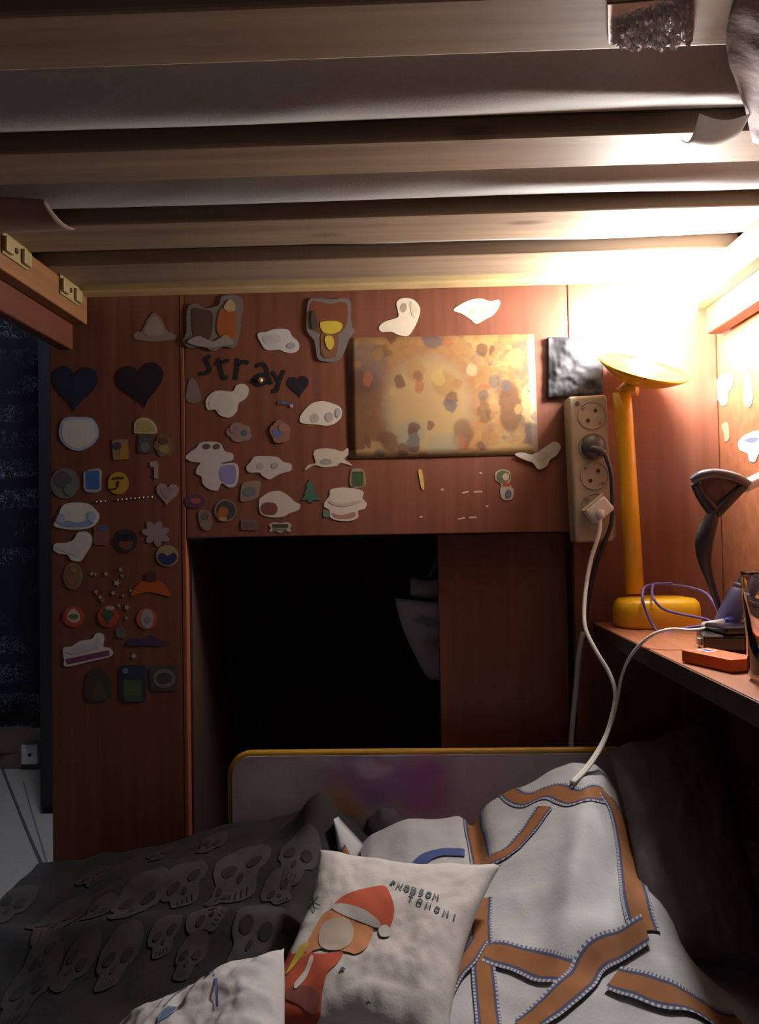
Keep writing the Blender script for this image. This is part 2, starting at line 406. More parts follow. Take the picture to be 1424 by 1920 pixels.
# footboard with yellow edging
YH = 1.145
hx0 = PY(432, 1500, YH).x; hz1 = PY(700, 1413, YH).z; hx1 = 0.40
fb = thing('footboard', 'pale lilac printed footboard with yellow edging behind the pillows', 'footboard', (0, YH, ZM))
def fb_loop(x0, x1, z0, z1, r, y):
    pts = [(x0, z0)]
    for k in range(9):
        a = math.pi - k * math.pi / 16; pts.append((x0 + r + r * math.cos(a), z1 - r + r * math.sin(a)))
    for k in range(9):
        a = math.pi / 2 - k * math.pi / 16; pts.append((x1 - r + r * math.cos(a), z1 - r + r * math.sin(a)))
    pts.append((x1, z0)); return [Vector((x, y, z)) for x, z in pts]
def hb(px, py): p = PY(px, py, YH); return p.x, p.z
def hs(px, py, rx, ry, col, k=1.0):
    u, v = hb(px, py); return (u, v, rx * YH / FPX, ry * YH / FPX, col, k)
print_m = spots('lilac_print', (0.34, 0.285, 0.33), [
    hs(520, 1470, 70, 40, (0.55, 0.50, 0.46), .6), hs(720, 1460, 120, 45, (0.22, 0.11, 0.27), .8), hs(800, 1480, 55, 60, (0.27, 0.06, 0.20), .85),
    hs(640, 1520, 40, 30, (0.46, 0.26, 0.10), .6), hs(690, 1440, 30, 14, (0.55, 0.5, 0.6), .5), hs(935, 1455, 80, 35, (0.36, 0.28, 0.36), .7),
    hs(655, 1530, 22, 22, (0.30, 0.11, 0.06), .5), hs(560, 1500, 14, 40, (0.34, 0.31, 0.32), .6), hs(600, 1440, 40, 12, (0.40, 0.36, 0.42), .6)],
    rough=.45, distort=.06, dscale=14, var=.12, vscale=40, soft=.6)
def fb_uv(bm):
    uvl = bm.loops.layers.uv.new('UVMap')
    for f in bm.faces:
        for l in f.loops: l[uvl].uv = (l.vert.co.x, l.vert.co.z)
    return bm
bm = fb_uv(prism(fb_loop(hx0 + .003, hx1 - .003, ZM - .1, hz1 - .003, .03, YH), fb_loop(hx0 + .003, hx1 - .003, ZM - .1, hz1 - .003, .03, YH + .016)))
pan = bpy.data.meshes.new('panel')
bmesh.ops.recalc_face_normals(bm, faces=bm.faces); bm.to_mesh(pan); bm.free()
for v in pan.vertices: v.co -= fb.location
link('panel', pan, print_m, fb)
loopc = fb_loop(hx0, hx1, ZM - .1, hz1, .033, YH + .008)
kid('edging', tube(loopc, .0052, 8), M('yellow_edging', (0.48, 0.27, 0.03), 0.45), fb, True)

# ---- bedding height fields (world z)
def z_skull(x, y):
    ytop = lerp_tab([(-.62, -.478), (-.47, -.475), (-.32, -.440), (-.22, -.418), (-.13, -.402), (-.06, -.43), (.1, -.45)], x)
    z = ytop - .035 * sstep(1.0, .75, y) - .008 * sstep(.8, .5, y)
    z += .050 * G(x, -.115, .035) * G(y, 1.045, .05) + .012 * G(x, -.30, .09) * G(y, .98, .06)
    z += .010 * fbm(x * 6, y * 7, .4) + .005 * fbm(x * 15, y * 15, 1.4) + .012 * G(y + .25 * x, .80, .03) - .012 * G(y + .25 * x, .86, .035)
    z -= sstep(-.545, -.60, x) * .22
    z = max(z, ZM - CAMZ + .006) if x > -.54 else z
    return CAMZ + z
ridge = [(-.12, -.455), (-.085, -.445), (-.05, -.418), (0.0, -.398), (.085, -.385), (.135, -.362), (.19, -.330), (.223, -.316), (.255, -.318), (.31, -.37), (.37, -.42), (.49, -.43)]
def z_white(x, y):
    r = lerp_tab(ridge, x)
    t = sstep(1.06, .58, y) * .6 + .4 * min(1, max(0, (1.05 - y) / .47))
    z = r + (-.455 + .05 * sstep(.12, .3, x) - r) * t * .92
    z -= sstep(1.05, 1.12, y) * .06
    z -= .020 * G(x, .088, .012) * sstep(.9, 1.0, y)
    # folds
    z += .014 * G(x - .18 - .35 * (y - .85), 0, .018) * G(y, .85, .11) - .020 * G(x - .225 - .30 * (y - .84), 0, .02) * G(y, .83, .08)
    z += .013 * fbm(x * 6, y * 7, 5.0) + .0025 * fbm(x * 20, y * 20, 7.0)
    z += .012 * G(y - .15 * x, .74, .03) * sstep(.1, .2, x)
    z -= .05 * sstep(-.075, -.12, x)
    z -= .055 * sstep(.225, .30, x) * sstep(1.02, .85, y)
    z = max(z, ZM - CAMZ + .004)
    return CAMZ + z
skull_m = M('black_cotton', (0.006, 0.006, 0.009), .92, var=.35, scale=160, bump=.2)
XS0, XS1, YS0, YS1 = -.64, -.045, .30, 1.128
bm = grid(90, 110, lambda u, v: (lambda x, y: (x, y, z_skull(x, y)))(XS0 + u * (XS1 - XS0), YS0 + v * (YS1 - YS0)),
          thick=lambda p, u, v: Vector((p.x, p.y, p.z - .03)) if p.x < -.54 else Vector((p.x, p.y, ZM + .001)), uvf=lambda p, u, v: (p.x, p.y))
duv = tag(obj('duvet', bm, skull_m, None, True), 'rumpled black duvet printed with grey skulls spread over the bed', 'duvet')

def field_patch(loop, zf, off):
    """flat print lying on a height field, loop in world x, y"""
    xs = [p[0] for p in loop]; ys = [p[1] for p in loop]; st = .008; inner = []
    x = min(xs) + st / 2
    while x < max(xs):
        y = min(ys) + st / 2
        while y < max(ys):
            inner.append(Vector((x, y))); y += st
        x += st
    n = len(loop)
    vo, eo, fo, _, _, _ = geometry.delaunay_2d_cdt([Vector(p) for p in loop] + inner, [(i, (i + 1) % n) for i in range(n)], [], 1, 1e-6)
    bm = bmesh.new(); V = [bm.verts.new((q.x, q.y, zf(q.x, q.y) + off)) for q in vo]
    for f in fo:
        try: bm.faces.new([V[i] for i in f])
        except ValueError: pass
    return bm
def sk(px, py, s, ang=0.0, tone=.10):
    p = hit(px, py, z_skull); r = s * .5 * p.y / FPX; a = math.radians(ang); ca, sa = math.cos(a), math.sin(a)
    def o(du, dv): return (p.x + r * (du * ca - dv * sa), p.y + r * 1.45 * (du * sa + dv * ca))
    def ring(cx, cy, rx, ry, n=14): return [o(cx + rx * math.cos(t), cy + ry * math.sin(t)) for t in [2 * math.pi * k / n for k in range(n)]]
    out = [(0, 1), (.5, .9), (.9, .5), (1, 0), (.85, -.45), (.6, -.65), (.55, -1.15), (.3, -1.35), (-.3, -1.35), (-.55, -1.15), (-.6, -.65), (-.85, -.45), (-1, 0), (-.9, .5), (-.5, .9)]
    cv = catmull([Vector((x, y, 0)) for x, y in out + out[:1]], 3)[:-1]
    cv = [o(q.x * (1 + .05 * noise.noise(Vector((q.x * 3, q.y * 3, px)))), q.y) for q in cv]
    g = M('skull_grey', (round(tone * .36, 3), round(tone * .325, 3), round(tone * .35, 3)), .88, var=.55, scale=55)
    skl = kid('printed_skull', field_patch(cv, z_skull, .0016), g, duv, True)
    dk_ = M('skull_dark', (0.006, 0.006, 0.008), .92)
    for c in ((-.42, -.15, .27, .24), (.42, -.15, .27, .24), (0, -.58, .11, .16)):
        obj('eye_socket', field_patch(ring(*c), z_skull, .0024), dk_, skl, True)
    for x in (-.28, -.09, .1, .29):
        obj('tooth_gap', field_patch([o(x - .02, -.95), o(x + .02, -.95), o(x + .02, -1.27), o(x - .02, -1.27)], z_skull, .0024), dk_, skl, True)
for a in ((455, 1625, 105, 10, .10), (562, 1600, 80, -15, .08), (262, 1690, 100, 0, .085), (110, 1730, 105, 20, .06), (485, 1735, 100, -20, .085),
          (225, 1790, 80, 0, .075), (345, 1650, 84, 25, .075), (30, 1690, 70, -10, .05), (385, 1715, 66, 60, .10), (300, 1602, 46, 10, .05), (175, 1645, 56, 40, .05), (60, 1850, 100, 0, .05), (400, 1580, 50, -20, .06), (520, 1670, 60, 30, .07), (150, 1800, 70, -30, .06), (420, 1680, 50, -40, .08), (310, 1750, 60, 15, .07), (190, 1705, 54, -25, .07), (80, 1790, 60, 30, .05), (360, 1790, 60, -10, .06), (520, 1800, 60, 10, .07)):
    sk(*a)

white_m = M('white_cotton', (0.42, 0.43, 0.455), 0.85, var=.06, scale=300, bump=.12)
XW0, XW1, YW0, YW1 = -.11, XR - .008, .42, 1.118
bm = grid(170, 180, lambda u, v: (lambda x, y: (x, y, z_white(x, y)))(XW0 + u * (XW1 - XW0), YW0 + v * (YW1 - YW0)),
          thick=lambda p, u, v: Vector((p.x, p.y, ZM + .001)))
wp = tag(obj('comforter', bm, white_m, None, True), 'white comforter printed with orange-brown straps, heaped under the wall shelf', 'comforter')
# strap print material (v across the ribbon)
def strap_mat():
    m, nt, b = newmat('strap_print')
    uv = N(nt, 'ShaderNodeUVMap'); sp = N(nt, 'ShaderNodeSeparateXYZ'); nt.links.new(uv.outputs[0], sp.inputs[0])
    cr = N(nt, 'ShaderNodeValToRGB'); nt.links.new(sp.outputs['Y'], cr.inputs['Fac']); e = cr.color_ramp
    e.interpolation = 'CONSTANT'
    cols = [(0, (0.42, 0.43, 0.455)), (.10, (0.05, 0.055, 0.12)), (.20, (0.25, 0.10, 0.033)), (.80, (0.05, 0.055, 0.12)), (.90, (0.42, 0.43, 0.455))]
    e.elements[0].position = 0; e.elements[0].color = rgba(cols[0][1]); e.elements[1].position = .10; e.elements[1].color = rgba(cols[1][1])
    for p, c in cols[2:]:
        x = e.elements.new(p); x.color = rgba(c)
    # stitches at both edges
    mt_ = N(nt, 'ShaderNodeMath', operation='MULTIPLY'); mt_.inputs[1].default_value = 230; nt.links.new(sp.outputs['X'], mt_.inputs[0])
    fr = N(nt, 'ShaderNodeMath', operation='FRACT'); nt.links.new(mt_.outputs[0], fr.inputs[0])
    gt = N(nt, 'ShaderNodeMath', operation='GREATER_THAN'); gt.inputs[1].default_value = .55; nt.links.new(fr.outputs[0], gt.inputs[0])
    ab = N(nt, 'ShaderNodeMath', operation='SUBTRACT'); ab.inputs[1].default_value = .5; nt.links.new(sp.outputs['Y'], ab.inputs[0])
    a2 = N(nt, 'ShaderNodeMath', operation='ABSOLUTE'); nt.links.new(ab.outputs[0], a2.inputs[0])
    g2 = N(nt, 'ShaderNodeMath', operation='GREATER_THAN'); g2.inputs[1].default_value = .40; nt.links.new(a2.outputs[0], g2.inputs[0])
    ml = N(nt, 'ShaderNodeMath', operation='MULTIPLY'); nt.links.new(gt.outputs[0], ml.inputs[0]); nt.links.new(g2.outputs[0], ml.inputs[1])
    mx = N(nt, 'ShaderNodeMix', data_type='RGBA'); mx.inputs['B'].default_value = (0.10, 0.12, 0.24, 1)
    nt.links.new(ml.outputs[0], mx.inputs['Factor']); nt.links.new(cr.outputs['Color'], mx.inputs['A'])
    nt.links.new(mx.outputs['Result'], b.inputs['Base Color']); b.inputs['Roughness'].default_value = .85
    return m
STRAP = strap_mat()
def ribbon(pts2, wd_, zf, off=.0022):
    """band lying on a height field; pts2 = world points"""
    bm = bmesh.new(); uvl = bm.loops.layers.uv.new('UVMap'); cv = catmull(pts2, 10); rows = []; L = 0; K = 6
    for i, p in enumerate(cv):
        t = cv[min(i + 1, len(cv) - 1)] - cv[max(i - 1, 0)]; t.z = 0; t.normalize(); s = Vector((-t.y, t.x, 0))
        # keep the real width on slopes
        if i: L += (cv[i] - cv[i - 1]).length
        row = []
        for k in range(K + 1):
            q = p + s * (k / K - .5) * wd_
            row.append((bm.verts.new((q.x, q.y, zf(q.x, q.y) + off)), (L, k / K)))
        rows.append(row)
    for a, b in zip(rows, rows[1:]):
        for k in range(K):
            f = bm.faces.new([x[0] for x in (a[k], a[k + 1], b[k + 1], b[k])])
            for l, x in zip(f.loops, (a[k], a[k + 1], b[k + 1], b[k])): l[uvl].uv = x[1]
    return bm
STR = [
    ([(905, 1505), (960, 1491), (1030, 1487), (1090, 1495), (1140, 1492)], .030),
    ([(1142, 1496), (1165, 1540), (1180, 1610), (1195, 1690), (1212, 1755)], .032),
    ([(884, 1518), (889, 1560), (897, 1600), (905, 1630)], .030),
    ([(1022, 1518), (985, 1570), (945, 1605), (905, 1625)], .030),
    ([(905, 1690), (902, 1740), (908, 1830), (918, 1930)], .027),
    ([(915, 1788), (980, 1808), (1050, 1826), (1108, 1836)], .036),
    ([(1212, 1752), (1150, 1785), (1110, 1815), (1085, 1850), (1030, 1895), (980, 1935)], .032),
    ([(1150, 1845), (1240, 1872), (1320, 1902), (1400, 1935)], .032),
    ([(900, 1770), (880, 1800), (855, 1830), (835, 1870)], .022),
]
for si, (pts, wdt) in enumerate(STR):
    kid('printed_strap', ribbon([hit(x, y, z_white) for x, y in pts], wdt * .86, z_white, .0016 + .00035 * si), STRAP, wp, True)
kid('printed_arc', ribbon([hit(x, y, z_white) for x, y in [(770, 1645), (800, 1612), (830, 1602), (872, 1602)]], .020, z_white), M('blue_print', (0.045, 0.075, 0.24), .85), wp, True)
# peaked corner of the comforter showing at the left
tip = PY(626, 1536, 1.0); q1 = PY(676, 1590, .985); q2 = PY(640, 1640, .96)
def cornerf(u, v):
    p = tip.lerp(q1.lerp(q2, u), v); return p + Vector((0, -.012 * math.sin(math.pi * u) * v, 0))
kid('corner', grid(8, 8, cornerf, thick=lambda p, u, v: p + Vector((.004, .02, -.004))), white_m, wp, True)
kid('corner_strap', grid(6, 6, lambda u, v: cornerf(.35 + .45 * u, .55 + .43 * v) + Vector((0, -.0015, 0))), STRAP, wp, True)
# ---- small cushion with santa hat print
def quad_pillow(TL, TR, BR, BL, t, seed, n=80, wr=.005, pinch=.10):
    nrm = ((TR - TL).cross(BL - TL)).normalized()
    if nrm.y > 0: nrm = -nrm
    def surf(u, v, side=1, off=0.0):
        s, q = 2 * u - 1, 2 * v - 1
        w_ = (max(0, 1 - s ** 4) * max(0, 1 - q ** 4)) ** .5
        su = .5 + .5 * s * (1 - pinch * (1 - q * q)); sv = .5 + .5 * q * (1 - pinch * (1 - s * s))
        p = BL.lerp(BR, su).lerp(TL.lerp(TR, su), sv)
        wn = wr * fbm(s * 2.3 + seed, q * 2.3, seed) * w_ ** .5
        wn += wr * .8 * noise.noise(Vector((math.atan2(q, s) * 4, seed, 0))) * max(0, 1 - w_) * w_ ** .4 * 2.2
        return p + nrm * side * (t * .5 * w_ + (wn if side > 0 else 0) + off)
    bm = grid(n, n, lambda u, v: surf(u, v)); lower = grid(n, n, lambda u, v: surf(1 - u, v, -1))
    tmp = bpy.data.meshes.new('tmp'); lower.to_mesh(tmp); lower.free(); bm.from_mesh(tmp); bpy.data.meshes.remove(tmp)
    bmesh.ops.remove_doubles(bm, verts=bm.verts, dist=2e-4)
    return surf, bm
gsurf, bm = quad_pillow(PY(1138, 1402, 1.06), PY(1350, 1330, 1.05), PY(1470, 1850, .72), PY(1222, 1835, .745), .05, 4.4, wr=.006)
tag(obj('pillow', bm, M('shaded_cotton', (0.055, 0.042, 0.052), 0.9, var=.06, scale=200, bump=.1), None, True),  # the shelf's cast shadow is put into this dark cotton colour
    'plain grey pillow, its colour darkened as shelf shade, leaning in the corner under the wall shelf', 'pillow')

TL, TR, BR, BL = PY(600, 1592, .86), PY(940, 1622, .84), PY(838, 1985, .665), PY(452, 1965, .665)
ssurf, bm = quad_pillow(TL, TR, BR, BL, .055, 2.0, wr=.004, pinch=.13)
cush = tag(obj('cushion', bm, M('cream_cotton', (0.52, 0.51, 0.505), 0.85, var=.04, scale=300, bump=.1), None, True),
           'small white cushion printed with a red santa hat and stamped lettering', 'cushion')
# map photo pixels onto the cushion face
lut = []
def project(p):
    q = RM.transposed() @ (p - CO); return (IW / 2 + FPX * q.x / -q.z, IH / 2 - FPX * q.y / -q.z)
for j in range(61):
    for i in range(61):
        lut.append((project(ssurf(i / 60, j / 60)), i / 60, j / 60))
def on_cushion(px, py):
    best = sorted(lut, key=lambda e: (e[0][0] - px) ** 2 + (e[0][1] - py) ** 2)[:4]
    # local refinement
    u, v = best[0][1], best[0][2]
    for _ in range(6):
        e = 1e-3; p0 = project(ssurf(u, v)); pu = project(ssurf(u + e, v)); pv = project(ssurf(u, v + e))
        a, b_, c, d = (pu[0] - p0[0]) / e, (pv[0] - p0[0]) / e, (pu[1] - p0[1]) / e, (pv[1] - p0[1]) / e
        det = a * d - b_ * c
        if abs(det) < 1e-6: break
        rx, ry = px - p0[0], py - p0[1]
        u = min(.995, max(.005, u + (d * rx - b_ * ry) / det)); v = min(.995, max(.005, v + (a * ry - c * rx) / det))
    return u, v
def dense(pts, step):
    out = []
    for a, b in zip(pts, pts[1:] + pts[:1]):
        n = max(1, int(math.dist(a, b) / step)); out += [(a[0] + (b[0] - a[0]) * k / n, a[1] + (b[1] - a[1]) * k / n) for k in range(n)]
    return out
def smooth_loop(pts, n=6):
    V = [Vector((p[0], p[1], 0)) for p in pts]; m = len(V); out = []
    for i in range(m):
        a, b, c, d = V[i - 1], V[i], V[(i + 1) % m], V[(i + 2) % m]
        for k in range(n):
            t = k / n
            q = .5 * ((2 * b) + (c - a) * t + (2 * a - 5 * b + 4 * c - d) * t * t + (3 * b - a - 3 * c + d) * t ** 3); out.append((q.x, q.y))
    return out
def drape(pts_px, off, smooth=True):
    loop = [on_cushion(*p) for p in (smooth_loop(pts_px, 5) if smooth else pts_px)]
    loop = dense(loop, .03); us = [p[0] for p in loop]; vs = [p[1] for p in loop]
    inner = []; st = .03; u = min(us) + st / 2
    while u < max(us):
        v = min(vs) + st / 2
        while v < max(vs):
            inner.append((u, v)); v += st
        u += st
    pts = [Vector(p) for p in loop]; n = len(pts)
    vo, eo, fo, _, _, _ = geometry.delaunay_2d_cdt(pts + [Vector(p) for p in inner], [(i, (i + 1) % n) for i in range(n)], [], 1, 1e-5)
    bm = bmesh.new(); V = [bm.verts.new(ssurf(min(.999, max(.001, q[0])), min(.999, max(.001, q[1])), 1, off)) for q in vo]
    for f in fo:
        try: bm.faces.new([V[i] for i in f])
        except ValueError: pass
    return bm
def cprint(name, pts, col, lay=1, smooth=True):
    return kid(name, drape(pts, .0008 + .0005 * lay, smooth), M('print_' + name, col, .85, var=.06), cush, True)
RED = (0.42, 0.075, 0.035)
cprint('printed_hat', [(628, 1696), (655, 1676), (700, 1664), (722, 1663), (733, 1680), (740, 1708), (733, 1738), (720, 1742), (705, 1730), (680, 1712), (650, 1702)], RED, 1)
cprint('printed_hat_brim', [(622, 1703), (640, 1696), (680, 1706), (712, 1730), (708, 1742), (680, 1732), (640, 1716)], (0.45, 0.44, 0.42), 2)
cprint('printed_pompom', [(711, 1742), (724, 1736), (734, 1748), (728, 1758), (714, 1757)], (0.54, 0.53, 0.52), 2)
cprint('printed_hair', [(610, 1712), (650, 1716), (690, 1736), (701, 1742), (690, 1775), (668, 1790), (650, 1786), (600, 1780), (565, 1800), (540, 1820), (575, 1770)], (0.50, 0.22, 0.10), 1)
cprint('printed_blank_patch', [(605, 1735), (640, 1722), (662, 1738), (658, 1770), (630, 1784), (600, 1774)], (0.46, 0.40, 0.33), 2)
cprint('printed_coat', [(535, 1800), (570, 1786), (600, 1790), (642, 1786), (635, 1805), (615, 1825), (605, 1862), (592, 1925), (520, 1930), (525, 1850)], RED, 1)
cprint('printed_shade', [(552, 1850), (590, 1856), (600, 1880), (588, 1905), (560, 1886), (530, 1870)], (0.20, 0.06, 0.05), 2)
cprint('printed_ribbon', [(582, 1796), (588, 1800), (575, 1835), (556, 1856), (552, 1848), (572, 1822)], (0.58, 0.54, 0.52), 3)
cprint('printed_yellow_tie', [(560, 1782), (574, 1770), (578, 1776), (556, 1810), (536, 1830), (548, 1806)], (0.50, 0.38, 0.06), 3)
# stamped lettering, as it can be made out
def stroke_px(pl, wpx):
    L, R = [], []
    for i, p in enumerate(pl):
        a, b = pl[max(0, i - 1)], pl[min(len(pl) - 1, i + 1)]; dx, dy = b[0] - a[0], b[1] - a[1]; l = math.hypot(dx, dy) or 1
        L.append((p[0] - dy / l * wpx, p[1] + dx / l * wpx)); R.append((p[0] + dy / l * wpx, p[1] - dx / l * wpx))
    return L, R
def stroke_mesh(pl, wpx, mapf, bm):
    L, R = stroke_px(pl, wpx); A = [bm.verts.new(mapf(*p)) for p in L]; B = [bm.verts.new(mapf(*p)) for p in R]
    for i in range(len(pl) - 1): bm.faces.new((A[i], A[i + 1], B[i + 1], B[i]))
GL = {'N': [[(0, 0), (0, 1), (.9, 0), (.9, 1)]], 'O': [[(.45, 1), (.05, .7), (.05, .3), (.45, 0), (.85, .3), (.85, .7), (.45, 1)]],
      'B': [[(0, 0), (0, 1), (.7, .85), (.6, .55), (0, .5), (.8, .4), (.8, .1), (0, 0)]], 'S': [[(.8, .9), (.3, 1), (.1, .7), (.8, .35), (.5, 0), (.05, .1)]],
      'M': [[(0, 0), (.1, 1), (.45, .3), (.8, 1), (.9, 0)]], 'T': [[(0, 1), (.9, 1)], [(.45, 1), (.45, 0)]], 'I': [[(.4, 0), (.4, 1)]]}
def csurf(px, py):
    u, v = on_cushion(px, py); return ssurf(u, v, 1, .0013)
inkm = M('teal_ink', (0.06, 0.10, 0.12), .8)
def word(s, x0, y0, x1, y1, h, wpx):
    n = len(s)
    for i, ch in enumerate(s):
        cx = x0 + (x1 - x0) * i / (n - 1); cy = y0 + (y1 - y0) * i / (n - 1)
        bm = bmesh.new()
        for pl in GL[ch]:
            stroke_mesh([(cx + (a - .45) * h * .95 + (b - .5) * h * .25, cy + (a - .45) * h * .30 - (b - .5) * h) for a, b in pl], wpx, csurf, bm)
        kid('letter', bm, inkm, cush)
word('NOBSOM', 750, 1663, 818, 1683, 10, 1.6)
word('TOMOMI', 771, 1685, 853, 1721, 10, 1.5)
cx_, cy_ = 587, 1694; bm = bmesh.new()
for k in range(6):
    a = k * math.pi / 3 + .3
    stroke_mesh([(cx_, cy_), (cx_ + 14 * math.cos(a), cy_ + 17 * math.sin(a))], 1.2, csurf, bm)
kid('printed_snowflake', bm, inkm, cush)
for (x, y) in ((643, 1819), (691, 1883), (738, 1657)):
    bm = bmesh.new(); stroke_mesh([(x - 4, y + 2), (x, y - 3), (x + 4, y + 1)], 2.5, csurf, bm); kid('printed_dot', bm, inkm, cush)

# white pillow with blue drawing in front
TL2, TR2, BR2, BL2 = PY(215, 1955, .60), PY(533, 1778, .635), PY(545, 2140, .50), PY(120, 2280, .46)
s2, bm = quad_pillow(TL2, TR2, BR2, BL2, .06, 8.0, wr=.007, pinch=.05)
pl2 = tag(obj('pillow', bm, M('white_pillowcase', (0.50, 0.50, 0.52), 0.85, var=.04, scale=300, bump=.1), None, True),
          'white pillow with thin blue line drawing lying beside the santa cushion', 'pillow')
bm = bmesh.new()
def s2map(u, v): return s2(u, v, 1, .0008)
stroke_mesh([(.52, .97), (.60, .93), (.66, .85), (.70, .76), (.71, .6)], .008, s2map, bm)
stroke_mesh([(.36, .80), (.38, .88), (.42, .92)], .004, s2map, bm); stroke_mesh([(.40, .78), (.44, .88), (.50, .92)], .004, s2map, bm)
kid('blue_line', bm, M('blue_ink', (0.10, 0.13, 0.30), .8), pl2)
bm = bmesh.new(); V = [bm.verts.new(s2map(.42 + .055 * math.cos(a), .70 + .05 * math.sin(a))) for a in [k * math.pi / 8 for k in range(16)]]; bm.faces.new(V)
kid('blue_patch', bm, M('blue_wash', (0.20, 0.30, 0.50), .8), pl2)
# dark rounded bundle against the footboard
bp_ = PY(722, 1552, 1.10)
bm = bmesh.new(); bmesh.ops.create_icosphere(bm, subdivisions=4, radius=1)
for v in bm.verts:
    k = 1 + .10 * fbm(v.co.x * 2, v.co.y * 2, v.co.z * 2); v.co = Vector((bp_.x + v.co.x * .030 * k, bp_.y + v.co.y * .026 * k, bp_.z + v.co.z * .040 * k - .012))
tag(obj('cloth_bundle', bm, M('navy_cloth', (0.035, 0.028, 0.045), .9, bump=.2), None, True), 'dark navy bundle of cloth peeking up against the lilac footboard', 'cloth')

# ================================================================== stickers
YP = YF
def front(px, py, off=0.0): return PY(px, py, YP - off)
def right(px, py, off=0.0): return PX(px, py, XR - off)
def stm(col, rough=.35): return M('sticker_vinyl', tuple(round(c, 3) for c in col), rough, var=.07, scale=90)
def flat(name, pts, col, o0, o1, mapf, parent=None, rough=.35):
    return obj(name, prism([mapf(x, y, o1) for x, y in pts], [mapf(x, y, o0) for x, y in pts]), stm(col, rough), parent)
def ell(cx, cy, rx, ry, rot=0, n=28):
    a = math.radians(rot); return [(cx + rx * math.cos(t) * math.cos(a) - ry * math.sin(t) * math.sin(a), cy + rx * math.cos(t) * math.sin(a) + ry * math.sin(t) * math.cos(a)) for t in [2 * math.pi * k / n for k in range(n)]]
def rect(cx, cy, w_, h_, rot=0):
    a = math.radians(rot); r = min(w_, h_) * .12; pts = []
    for sx, sy, a0 in ((1, 1, 0), (-1, 1, 90), (-1, -1, 180), (1, -1, 270)):
        for k in range(4):
            t = math.radians(a0 + 30 * k); pts.append((sx * (w_ / 2 - r) + r * math.cos(t), sy * (h_ / 2 - r) + r * math.sin(t)))
    return [(cx + x * math.cos(a) - y * math.sin(a), cy + x * math.sin(a) + y * math.cos(a)) for x, y in pts]
def heart(cx, cy, w_, h_, rot=0, n=36):
    a = math.radians(rot); pts = []
    for k in range(n):
        t = 2 * math.pi * k / n; x = math.sin(t) ** 3 * w_ / 2; y = -(13 * math.cos(t) - 5 * math.cos(2 * t) - 2 * math.cos(3 * t) - math.cos(4 * t)) / 29 * h_
        pts.append((cx + x * math.cos(a) - y * math.sin(a), cy + x * math.sin(a) + y * math.cos(a)))
    return pts
def cloud(cx, cy, w_, h_, lobes=6, amp=.16, rot=0, seed=0, n=54):
    a = math.radians(rot); pts = []
    for k in range(n):
        t = 2 * math.pi * k / n; r = 1 - amp + amp * abs(math.sin(lobes * t / 2 + seed)) * 1.6 + .05 * math.sin(2 * t + seed)
        x, y = r * math.cos(t) * w_ / 2, r * math.sin(t) * h_ / 2
        pts.append((cx + x * math.cos(a) - y * math.sin(a), cy + x * math.sin(a) + y * math.cos(a)))
    return pts
def poly(pts, n=5): return smooth_loop(pts, n)
def star(cx, cy, r, n=5, k=.45, rot=0):
    return [(cx + (r if i % 2 == 0 else r * k) * math.sin(math.pi * i / n + rot), cy - (r if i % 2 == 0 else r * k) * math.cos(math.pi * i / n + rot)) for i in range(2 * n)]
def inset(pts, f):
    cx = sum(p[0] for p in pts) / len(pts); cy = sum(p[1] for p in pts) / len(pts); return [(cx + (x - cx) * f, cy + (y - cy) * f) for x, y in pts]
nst = 0
def sticker(name, label, pts, col, prints=(), mapf=front, cat='sticker', group=None, th=.0006, base=0.0, rough=.35):
    global nst; nst += 1
    base += .0001 + (nst % 5) * .00003
    o = tag(flat(name, pts, col, base, base + th, mapf, None, rough), label, cat, group)
    for k, pr in enumerate(prints):
        flat('print', pr[0], pr[1], base + th, base + th + .00015 * (k + 1), mapf, o, pr[2] if len(pr) > 2 else rough)
    return o
WH = (0.60, 0.57, 0.55); PALE = (0.48, 0.45, 0.44); FAINT = (0.22, 0.17, 0.155); LIN = (0.22, 0.20, 0.22)
BL_ = (0.22, 0.30, 0.52); LB = (0.36, 0.42, 0.58)
# --- wardrobe door
sticker('hat_sticker', 'faded grey hat-shaped sticker near the top of the wardrobe door', poly([(250, 630), (256, 622), (266, 621), (276, 600), (290, 586), (304, 600), (313, 620), (326, 626), (327, 636), (290, 640), (258, 637)]), (0.20, 0.155, 0.14), [(poly([(270, 620), (290, 592), (308, 620), (300, 628), (280, 629)]), (0.26, 0.21, 0.18))], th=.0004)
sticker('heart_sticker', 'large matt black heart decal with a bluish sheen, by the wardrobe door edge', heart(141, 722, 86, 84, 2), (0.022, 0.026, 0.042))
sticker('heart_sticker', 'large matt black heart decal beside the seam of the wardrobe door', heart(264, 717, 90, 84, -9), (0.016, 0.013, 0.022))
sticker('round_sticker', 'white flat-topped round sticker with pale blue border on the wardrobe door', poly([(112, 800), (121, 784), (147, 782), (172, 784), (184, 802), (183, 822), (168, 838), (147, 845), (126, 838), (112, 820)]), LB, [(poly([(117, 802), (124, 789), (170, 788), (179, 804), (178, 820), (165, 834), (147, 840), (128, 834), (117, 820)]), (0.56, 0.54, 0.52))])
sticker('dome_sticker', 'small cream half-round sticker on the wardrobe door', poly([(251, 808), (254, 790), (268, 783), (284, 788), (294, 800), (293, 812), (272, 813), (254, 812)]), (0.42, 0.36, 0.28), [(inset(poly([(251, 808), (254, 790), (268, 783), (284, 788), (294, 800), (293, 812), (272, 813), (254, 812)]), .8), (0.34, 0.27, 0.10))])
sticker('card_sticker', 'small orange and navy square sticker on the wardrobe door', rect(226, 843, 30, 38, -4), (0.24, 0.16, 0.10), [(rect(232, 846, 14, 30), (0.38, 0.17, 0.03)), (ell(220, 836, 8, 7), (0.05, 0.045, 0.09))])
